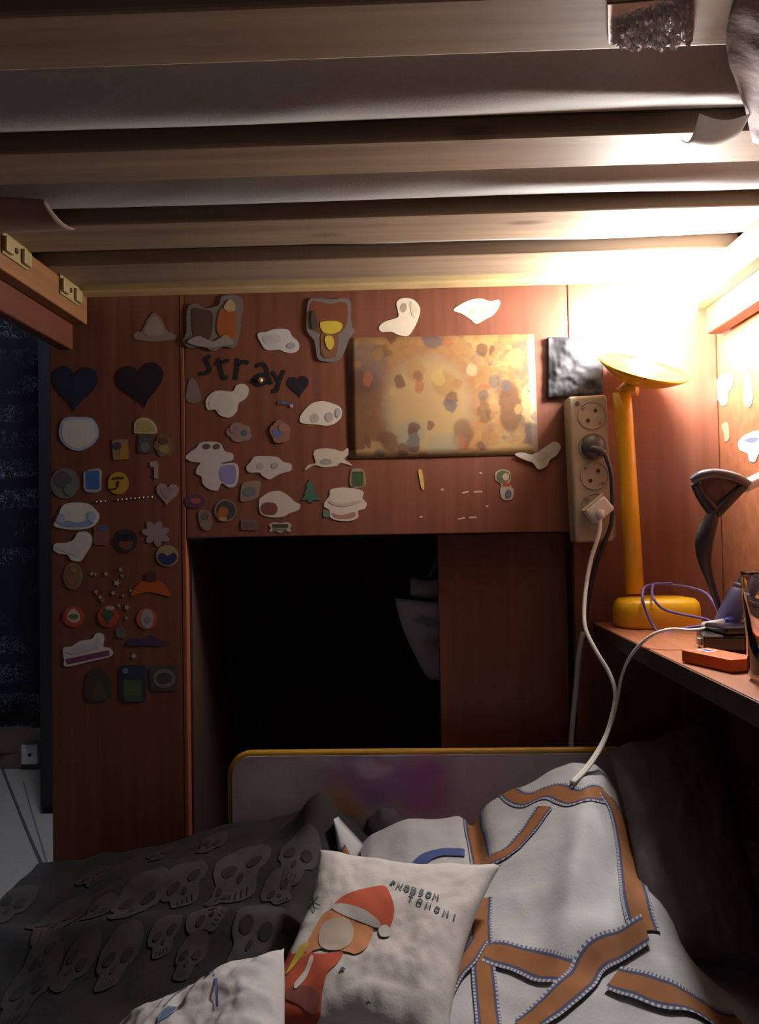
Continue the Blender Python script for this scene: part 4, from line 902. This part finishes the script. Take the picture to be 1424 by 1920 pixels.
wpl = thing('plug', 'white flat charger plug in the lowest socket of the power strip', 'plug', q)
whp = M('white_plastic', (0.66, 0.64, 0.60), .35, var=.03)
bm = box(-.019, .017, -.013, .013, 0, .024, .004, 3)
Rm = Matrix.Rotation(math.radians(38), 3, 'Z')
for v in bm.verts:
    c = Rm @ Vector((v.co.x, v.co.y, 0)); v.co = q + ax * c.x + az * c.y + Vector((0, -v.co.z, 0))
kid('body', bm, whp, wpl)
bm = box(-.020, .018, -.0155, -.0135, .004, .020, .0008)
for v in bm.verts:
    c = Rm @ Vector((v.co.x, -v.co.y, 0)); v.co = q + ax * c.x + az * c.y + Vector((0, -v.co.z, 0))
kid('rim', bm, whp, wpl)
st_ = PY(1126, 966, 1.125)
kid('connector', tube([st_ + Vector((0, -.001, .008)), st_ + Vector((0, 0, -.004))], .0060, 12), whp, wpl, True)
WCAB = M('white_cable', (0.62, 0.60, 0.57), .45)
cpts = [st_, PY(1124, 1000, 1.12), PY(1110, 1045, 1.12), PY(1101, 1090, 1.115), PY(1096, 1140, 1.10), PY(1099, 1180, 1.085), PY(1118, 1220, 1.07), PY(1142, 1260, 1.06), PY(1154, 1296, 1.05), PY(1150, 1335, 1.045), PY(1134, 1385, 1.035), PY(1105, 1432, 1.01), PY(1072, 1468, .985)]
kid('cable', tube(catmull(cpts, 10), .0030, 8), WCAB, wpl, True)
gc = [PY(1094, 1185, 1.172), PY(1086, 1230, 1.172), PY(1078, 1320, 1.172), PY(1072, 1380, 1.172), PY(1070, 1440, 1.168)]
tag(obj('cable', tube(catmull(gc, 8), .0042, 8), M('grey_cable', (0.30, 0.28, 0.27), .5), None, True), 'thick grey cable hanging straight down beside the wardrobe niche', 'cable')

# ================================================================== lamp
LB0 = PY(1231, 1150, 1.142); LB0.z = ZSH
lamp = thing('desk_lamp', 'yellow desk lamp with oval base, slim pole and glaring bare bulb', 'lamp', LB0)
yel = M('yellow_plastic', (0.78, 0.42, 0.012), .32, var=.03, coat=.3)
bs = bmesh.new()
prof = [(.0, 0.0008), (.95, .0008), (1.0, .006), (1.0, .028), (.97, .036), (.88, .0415), (.6, .044), (0, .0445)]
seg = 48; rings = []
BX, BY = .061, .043
for r, h in prof:
    ring = []
    for k in range(seg):
        a = 2 * math.pi * k / seg; ca, sa = math.cos(a), math.sin(a)
        ex = 2.6; x = math.copysign(abs(ca) ** (2 / ex), ca) * BX * max(r, 1e-4); y = math.copysign(abs(sa) ** (2 / ex), sa) * BY * max(r, 1e-4)
        ring.append(bs.verts.new((LB0.x + x, LB0.y + y, ZSH + h)))
    rings.append(ring)
for a, b in zip(rings, rings[1:]):
    for k in range(seg): bs.faces.new((a[k], a[(k + 1) % seg], b[(k + 1) % seg], b[k]))
bmesh.ops.remove_doubles(bs, verts=bs.verts, dist=1e-4)
kid('base', bs, yel, lamp, True)
YPOL = LB0.y + .012
p0 = PY(1192, 1112, YPOL); p1 = PY(1170, 775, YPOL - .005); p2 = PY(1166, 735, YPOL - .010)
kid('pole', tube([p0, p0.lerp(p1, .5), p1, p2], .0132, 20), yel, lamp, True)
BC = PY(1246, 572, 1.085)                        # bulb centre
dax = Vector((-.20, .45, -.87)).normalized()      # the dish sits behind and below the bulb
dish_o = BC + dax * .116
prof = []
R_ = .064
for k in range(13):
    t = k / 12; prof.append((R_ * t, -.026 * t * t))
for k in range(13):
    t = 1 - k / 12; prof.append(((R_ + .002) * t, -.026 * t * t + .003))
dish = lathe(prof, dish_o, dax, 40)
kid('shade', dish, yel, lamp, True)
kid('knuckle', tube([p2 + Vector((0, 0, -.004)), p2.lerp(dish_o, .5) + Vector((0, .006, 0)), dish_o + dax * .006], .0125, 16), yel, lamp, True)
kid('socket', lathe([(.020, 0), (.016, .006), (.015, .074), (.018, .079), (0, .080)], dish_o - dax * .002, -dax, 20), M('lamp_socket', (0.7, 0.68, 0.64), .4), lamp, True)
bulbm = emit('bulb_glow', (1.0, 0.95, 0.89), BULB)
prof = [(0.0, -.045)] + [(.045 * math.sin(math.pi * k / 14), -.045 * math.cos(math.pi * k / 14)) for k in range(1, 14)] + [(0, .045)]
kid('bulb', lathe(prof, BC, dax, 28), bulbm, lamp, True)
# dark crinkled bag behind the strip
BB = [(1027, 640), (1078, 632), (1130, 640), (1132, 742), (1080, 738), (1060, 750), (1030, 748)]
def bagf(u, v):
    px = 1028 + 104 * u; py = 632 + 114 * v - 10 * u * v
    n = fbm(u * 4, v * 5, 9.0) + .6 * abs(noise.noise(Vector((u * 11, v * 14, 2.0))))
    return front(px, py, .004 + .010 * math.sin(math.pi * u) * math.sin(math.pi * min(1, v * .9 + .1)) + .003 * n + .004)
tag(obj('bag', grid(34, 34, bagf, thick=lambda p, u, v: Vector((p.x, YF - .001, p.z))), M('black_foil_bag', (0.022, 0.022, 0.028), .7, var=.3), None, True),
    'small dark crinkled shiny bag stuck on the panel above the power strip', 'bag')

# ================================================================== things on the shelf
# violet cord looped over the lamp base
VC = M('violet_cord', (0.11, 0.075, 0.30), .6)
yb = LB0.y
cord = [PY(1352, 1172, yb - .075), PY(1320, 1160, yb - .068), PY(1280, 1152, yb - .062), PY(1245, 1142, yb - .058), PY(1226, 1122, yb - .050), PY(1224, 1101, yb - .02), PY(1232, 1094, yb + .004),
        PY(1262, 1097, yb + .01), PY(1296, 1102, yb + .0), PY(1325, 1113, yb - .02), PY(1343, 1138, yb - .05), PY(1350, 1160, yb - .07)]
cord2 = [PY(1260, 1093, yb + .01), PY(1224, 1096, yb - .005), PY(1209, 1102, yb - .03), PY(1205, 1120, yb - .052), PY(1213, 1148, yb - .056), PY(1226, 1174, yb - .062), PY(1238, 1186, yb - .070), PY(1275, 1190, yb - .078), PY(1320, 1193, yb - .085)]
vc = thing('cord', 'thin violet cord looped loosely over the yellow lamp base', 'cord', cord[0])
kid('strand', tube(catmull(cord, 10), .0019, 7), VC, vc, True); kid('strand', tube(catmull(cord2, 10), .0019, 7), VC, vc, True)
cord3 = [PY(1230, 1184, yb - .068), PY(1270, 1180, yb - .075), PY(1310, 1174, yb - .08), PY(1345, 1168, yb - .08)]
kid('strand', tube(catmull(cord3, 10), .0019, 7), VC, vc, True)
# orange box
def on_shelf(px, py): return PZ(px, py, ZSH)
o0 = on_shelf(1262, 1232); obh = .013
ob = thing('orange_box', 'flat orange box with a small white and blue badge at the shelf edge', 'box', o0)
ca = math.radians(-70)
def oloc(a, b, c): return Vector((XSH + .004 + a * math.cos(ca) - b * math.sin(ca), .838 + a * math.sin(ca) + b * math.cos(ca), ZSH + .0006 + c))
bm = box(0, .072, 0, .036, 0, obh, .0012)
for v in bm.verts: v.co = oloc(*v.co)
kid('carton', bm, M('orange_card', (0.62, 0.10, 0.012), .45, var=.05), ob)
bm = box(.008, .026, .012, .026, obh, obh + .0004)
for v in bm.verts: v.co = oloc(*v.co)
bd_ = kid('badge', bm, M('badge_white', (0.7, 0.68, 0.7), .4), ob)
bm = bmesh.new()
for a, b in (((.011, .016), (.017, .0225)), ((.018, .016), (.0235, .022))):
    bbox(bm, a[0], b[0], a[1], b[1], obh + .0005, obh + .0008)
for v in bm.verts: v.co = oloc(*v.co)
kid('badge_mark', bm, M('badge_blue', (0.04, 0.03, 0.25), .4), ob)
# power bank and phone
def slab(name, label, cat, cx, cy, w_, d_, h_, z0, rot, col, rough=.25):
    o = thing(name, label, cat, (cx, cy, z0)); r = math.radians(rot)
    bm = box(-w_ / 2, w_ / 2, -d_ / 2, d_ / 2, 0, h_, min(h_ * .35, .004), 3)
    for v in bm.verts: v.co = Vector((cx + v.co.x * math.cos(r) - v.co.y * math.sin(r), cy + v.co.x * math.sin(r) + v.co.y * math.cos(r), z0 + v.co.z))
    kid('case', bm, M(name + '_case', col, rough, coat=.3), o); return o, r
pb, r = slab('power_bank', 'thick black power bank lying behind the orange box', 'power bank', XSH + .098, .915, .085, .055, .020, ZSH + .0006, -12, (0.035, 0.032, 0.032))
def bloc(a, b, c): return Vector((XSH + .098 + a * math.cos(r) - b * math.sin(r), .915 + a * math.sin(r) + b * math.cos(r), ZSH + .0006 + c))
bm = box(-.046, -.0425, -.012, .002, .006, .014, .0006)
for v in bm.verts: v.co = bloc(*v.co)
kid('port', bm, M('port_metal', (0.4, 0.4, 0.4), .35, .8), pb)
ph, r2 = slab('phone', 'black phone lying on top of the power bank', 'phone', XSH + .105, .918, .070, .050, .009, ZSH + .0212, 6, (0.025, 0.022, 0.03), .15)
# white charging cable with blue-tipped plug
tipc = PY(1338, 1172, .945)
wc = thing('charging_cable', 'white charging cable with blue-tipped connector curving off the shelf edge', 'cable', tipc)
cpts = [tipc, PY(1316, 1180, .935), PY(1290, 1182, .93), PY(1262, 1180, .93), PY(1232, 1187, .935), PY(1204, 1206, .95), PY(1180, 1236, .97), PY(1166, 1270, 1.0), PY(1159, 1310, 1.02), PY(1149, 1352, 1.03), PY(1130, 1400, 1.02), PY(1104, 1440, 1.0), PY(1076, 1468, .978)]
kid('lead', tube(catmull(cpts, 10), .0021, 8), WCAB, wc, True)
kid('connector', tube([tipc + Vector((-.012, -.002, -.001)), tipc + Vector((.014, .004, .002))], .0052, 12), whp, wc, True)
kid('connector_tip', tube([tipc + Vector((.0142, .004, .002)), tipc + Vector((.026, .007, .004))], .0058, 10), M('usb_blue', (0.03, 0.05, 0.35), .4), wc, True)
# black stand with flared head
ySt = 1.0
sp0 = PY(1368, 1190, ySt); sp0.z = ZSH + .001
stt = thing('stand', 'black curved stand with a flared open head and a white arm', 'stand', sp0)
blk = M('stand_black', (0.030, 0.030, 0.042), .35, var=.05, coat=.2)
stem = [PY(1372, 1200, ySt), PY(1350, 1140, ySt), PY(1334, 1094, ySt), PY(1322, 1050, ySt), PY(1322, 1010, ySt), PY(1334, 975, ySt), PY(1342, 955, ySt)]
stem[0].z = ZSH + .002
kid('stem', tube(catmull(stem, 8), .007, 14, rf=lambda t: .0042 + .0075 * G(t, .68, .25)), blk, stt, True)
kid('foot', lathe([(0, .0006), (.024, .0006), (.024, .004), (.018, .007), (0, .008)], sp0, (0, 0, 1), 24), blk, stt, True)
def flare(pts, r0, r1): return tube(catmull([PY(x, y, ySt + k) for x, y, k in pts], 8), .006, 12, rf=lambda t: r0 + (r1 - r0) * t)
kid('fork_arm', flare([(1340, 960, 0), (1318, 932, .0), (1304, 906, -.004)], .0085, .0060), blk, stt, True)
kid('fork_arm', flare([(1342, 962, 0), (1368, 936, .0), (1398, 906, .004)], .0085, .0070), blk, stt, True)
kid('head_rim', flare([(1300, 902, -.004), (1318, 891, -.012), (1346, 888, -.014), (1378, 895, -.010), (1404, 908, .004)], .0062, .0062), M('rim_gloss', (0.10, 0.10, 0.13), .22, coat=.5), stt, True)
wb = [PY(1304, 904, ySt - .002), PY(1346, 892, ySt - .008), PY(1400, 908, ySt + .002), PY(1366, 936, ySt), PY(1342, 958, ySt), PY(1318, 930, ySt)]
kid('web', prism([p + Vector((0, -.001, 0)) for p in wb], [p + Vector((0, .001, 0)) for p in wb]), M('smoky_plastic', (0.11, 0.075, 0.085), .3), stt)
kid('arm', tube(catmull([PY(1396, 912, ySt + .004), PY(1418, 902, ySt + .01), PY(1450, 886, ySt + .02)], 6), .0085, 12), M('arm_white', (0.72, 0.71, 0.72), .35), stt, True)
# blue tube bottle leaning on the stack
b0, b1 = PY(1342, 1178, .965), PY(1386, 1084, .97)
bt = thing('bottle', 'small blue tube bottle with ribbed cap leaning behind the glass', 'bottle', b0)
bl = M('blue_plastic', (0.16, 0.18, 0.42), .3, coat=.2)
ad = (b1 - b0).normalized(); bl_len = (b1 - b0).length; b0 = b0 + Vector((.012, 0, 0))
kid('tube', lathe([(0, 0), (.013, 0), (.0155, .004), (.0155, bl_len * .68), (.012, bl_len * .76), (0, bl_len * .76)], b0, ad, 24), bl, bt, True)
kid('collar', lathe([(0, bl_len * .765), (.0135, bl_len * .765), (.0135, bl_len * .82), (0, bl_len * .82)], b0, ad, 24), M('collar_pale', (0.4, 0.42, 0.6), .3), bt, True)
kid('cap', lathe([(0, bl_len * .825), (.011, bl_len * .825), (.011, bl_len * .98), (.009, bl_len), (0, bl_len)], b0, ad, 24), M('blue_cap', (0.22, 0.25, 0.52), .3), bt, True)
# glass
gp = Vector((XSH + .066, .725, ZSH + .0006))
gl, nt, b = newmat('clear_glass'); b.inputs['Transmission Weight'].default_value = 1; b.inputs['Roughness'].default_value = .03; b.inputs['IOR'].default_value = 1.45
b.inputs['Base Color'].default_value = (0.92, 0.92, 0.92, 1)
prof = [(0, 0), (.034, 0), (.038, .004), (.042, .10), (.0422, .102), (.0400, .102), (.0396, .099), (.036, .008), (0, .007)]
tag(obj('drinking_glass', lathe(prof, gp, (0, 0, 1), 48), gl, None, True), 'clear straight-sided drinking glass standing near the shelf edge', 'glass')

# ================================================================== things in the niche and the room beyond
def bagw(u, v):
    x0, x1 = 742 + 60 * v ** 1.5, 880
    p = PY(x0 + (x1 - x0) * u, 1122 + 150 * v + 12 * u * (1 - v), 1.40)
    return p + Vector((0, -.02 * math.sin(math.pi * u) + .006 * fbm(u * 4, v * 4, 1.0), 0))
bag_m = spots('bag_print', (0.70, 0.70, 0.76), [(.5, .55, .2, .16, (0.28, 0.12, 0.11), .7), (.4, .25, .2, .08, (0.12, 0.15, 0.25), .7), (.6, .8, .14, .08, (0.2, 0.12, 0.12), .6), (.75, .35, .12, .1, (0.14, 0.15, 0.2), .7)], rough=.5, distort=.2, dscale=6, soft=.5)
tote = thing('tote_bag', 'whitish printed bag hanging inside the dark niche', 'bag', PY(790, 1190, 1.40))
kid('bag_body', grid(16, 16, bagw, thick=lambda p, u, v: p + Vector((0, .03, 0))), bag_m, tote, True)
kid('bag_fold', grid(10, 6, lambda u, v: PY(770 + 100 * u, 1082 + 34 * v + 6 * math.sin(5 * u), 1.405) + Vector((0, -.006 * math.sin(math.pi * v), 0)), thick=lambda p, u, v: p + Vector((0, .02, 0))), M('bag_white', (0.48, 0.47, 0.47), .6), tote, True)
hp = PY(835, 1082, 1.42); kid('strap', tube(catmull([hp + Vector((-.03, 0, .0)), hp + Vector((0, 0, .06)), Vector((hp.x + .0, hp.y, zO - .002))], 6), .004, 8), M('bag_strap', (0.2, 0.2, 0.22), .8), tote, True)

# black curtain with printed handwriting
def scrib():
    m, nt, b = newmat('scribble_cloth')
    tc = N(nt, 'ShaderNodeTexCoord'); mp = N(nt, 'ShaderNodeMapping'); mp.inputs['Scale'].default_value = (38, 1, 30)
    nt.links.new(tc.outputs['Object'], mp.inputs['Vector'])
    nz = N(nt, 'ShaderNodeTexNoise'); nz.inputs['Scale'].default_value = 1.0; nz.inputs['Detail'].default_value = 2; nz.inputs['Distortion'].default_value = 1.6
    nt.links.new(mp.outputs['Vector'], nz.inputs['Vector'])
    sb = N(nt, 'ShaderNodeMath', operation='SUBTRACT'); sb.inputs[1].default_value = .5; nt.links.new(nz.outputs['Fac'], sb.inputs[0])
    ab = N(nt, 'ShaderNodeMath', operation='ABSOLUTE'); nt.links.new(sb.outputs[0], ab.inputs[0])
    r1 = N(nt, 'ShaderNodeMapRange'); r1.inputs['From Min'].default_value = .004; r1.inputs['From Max'].default_value = .03; r1.inputs['To Min'].default_value = 1; r1.inputs['To Max'].default_value = 0
    nt.links.new(ab.outputs[0], r1.inputs['Value'])
    wv = N(nt, 'ShaderNodeTexWave', bands_direction='Z'); wv.inputs['Scale'].default_value = 2.6; wv.inputs['Distortion'].default_value = 1.5; nt.links.new(tc.outputs['Object'], wv.inputs['Vector'])
    r2 = N(nt, 'ShaderNodeMapRange'); r2.inputs['From Min'].default_value = .22; r2.inputs['From Max'].default_value = .42; nt.links.new(wv.outputs['Fac'], r2.inputs['Value'])
    n3 = N(nt, 'ShaderNodeTexNoise'); n3.inputs['Scale'].default_value = 4; nt.links.new(tc.outputs['Object'], n3.inputs['Vector'])
    r3 = N(nt, 'ShaderNodeMapRange'); r3.inputs['From Min'].default_value = .36; r3.inputs['From Max'].default_value = .50; nt.links.new(n3.outputs['Fac'], r3.inputs['Value'])
    m1 = N(nt, 'ShaderNodeMath', operation='MULTIPLY'); nt.links.new(r1.outputs[0], m1.inputs[0]); nt.links.new(r2.outputs[0], m1.inputs[1])
    m2 = N(nt, 'ShaderNodeMath', operation='MULTIPLY'); nt.links.new(m1.outputs[0], m2.inputs[0]); nt.links.new(r3.outputs[0], m2.inputs[1])
    mx = N(nt, 'ShaderNodeMix', data_type='RGBA'); mx.inputs['A'].default_value = (0.008, 0.009, 0.018, 1); mx.inputs['B'].default_value = (0.20, 0.22, 0.31, 1)
    nt.links.new(m2.outputs[0], mx.inputs['Factor']); nt.links.new(mx.outputs['Result'], b.inputs['Base Color']); b.inputs['Roughness'].default_value = .9
    return m
zc0 = PY(35, 1362, 3.16).z
def cur(u, v):
    x = -2.3 + 1.05 * u; return Vector((x, 3.16 + .018 * math.sin(x * 34) + .01 * math.sin(x * 13 + 2 * v), zc0 + (2.3 - zc0) * v))
tag(obj('curtain', grid(90, 12, cur, thick=lambda p, u, v: p + Vector((0, .004, 0))), scrib(), None, True), 'black curtain printed with pale handwriting on the far wall', 'curtain')
cx0 = PY(74, 1400, 2.70).x
dk = thing('cupboard', 'narrow near-black cupboard end standing beside the curtain', 'cupboard', (cx0 + .15, 2.7, 0))
dkm = M('black_lacquer', (0.012, 0.012, 0.02), .5)
kid('carcass', box(cx0, cx0 + .34, 2.72, 3.1, .0, 2.0, .003), dkm, dk); kid('door', box(cx0 + .002, cx0 + .338, 2.70, 2.718, .03, 1.99, .002), dkm, dk)
so = PY(60, 1412, YB - .02)
wsx = thing('wall_socket', 'small white socket box low on the far wall beside the curtain', 'socket', so)
kid('box', box(so.x - .036, so.x + .036, YB - .045, YB - .016, so.z - .042, so.z + .042, .005), M('socket_white', (0.7, 0.7, 0.72), .4), wsx)
kid('pin_hole', lathe([(.008, 0), (.008, .001), (0, .001)], (so.x + .002, YB - .0452, so.z), (0, -1, 0), 12), hole, wsx)
def fl(px, py): p = PZ(px, py, .003); return p
fc = M('floor_cable', (0.10, 0.10, 0.13), .6)
tag(obj('cable', tube(catmull([fl(4, 1440), fl(30, 1506), fl(56, 1570), fl(84, 1632)], 6), .0045, 6), fc, None, True), 'thin dark cable lying straight across the pale floor', 'cable')
tag(obj('cable', tube(catmull([fl(44, 1466), fl(62, 1530), fl(78, 1582), fl(94, 1640)], 6), .0025, 6), M('floor_cable_pale', (0.24, 0.24, 0.25), .6), None, True), 'faint thin grey cable on the floor close to the wardrobe', 'cable')
# unseen fill lamp, added to light the far floor and curtain
cl = thing('fill_lamp', 'unseen round fill lamp added to light the room beyond the bunk', 'lamp', (-.85, 1.95, 2.5))
kid('fill_plate', lathe([(0, 0), (.13, 0), (.13, .02), (0, .02)], (-.85, 1.95, 2.479), (0, 0, 1), 32), M('fill_plate_white', (0.7, 0.7, 0.7), .5), cl, True)
kid('fill_diffuser', lathe([(0, -.06), (.06, -.055), (.11, -.03), (.12, 0), (0, 0)], (-.85, 1.95, 2.478), (0, 0, 1), 32), emit('fill_glow', (0.80, 0.86, 1.0), ROOM_FILL), cl, True)
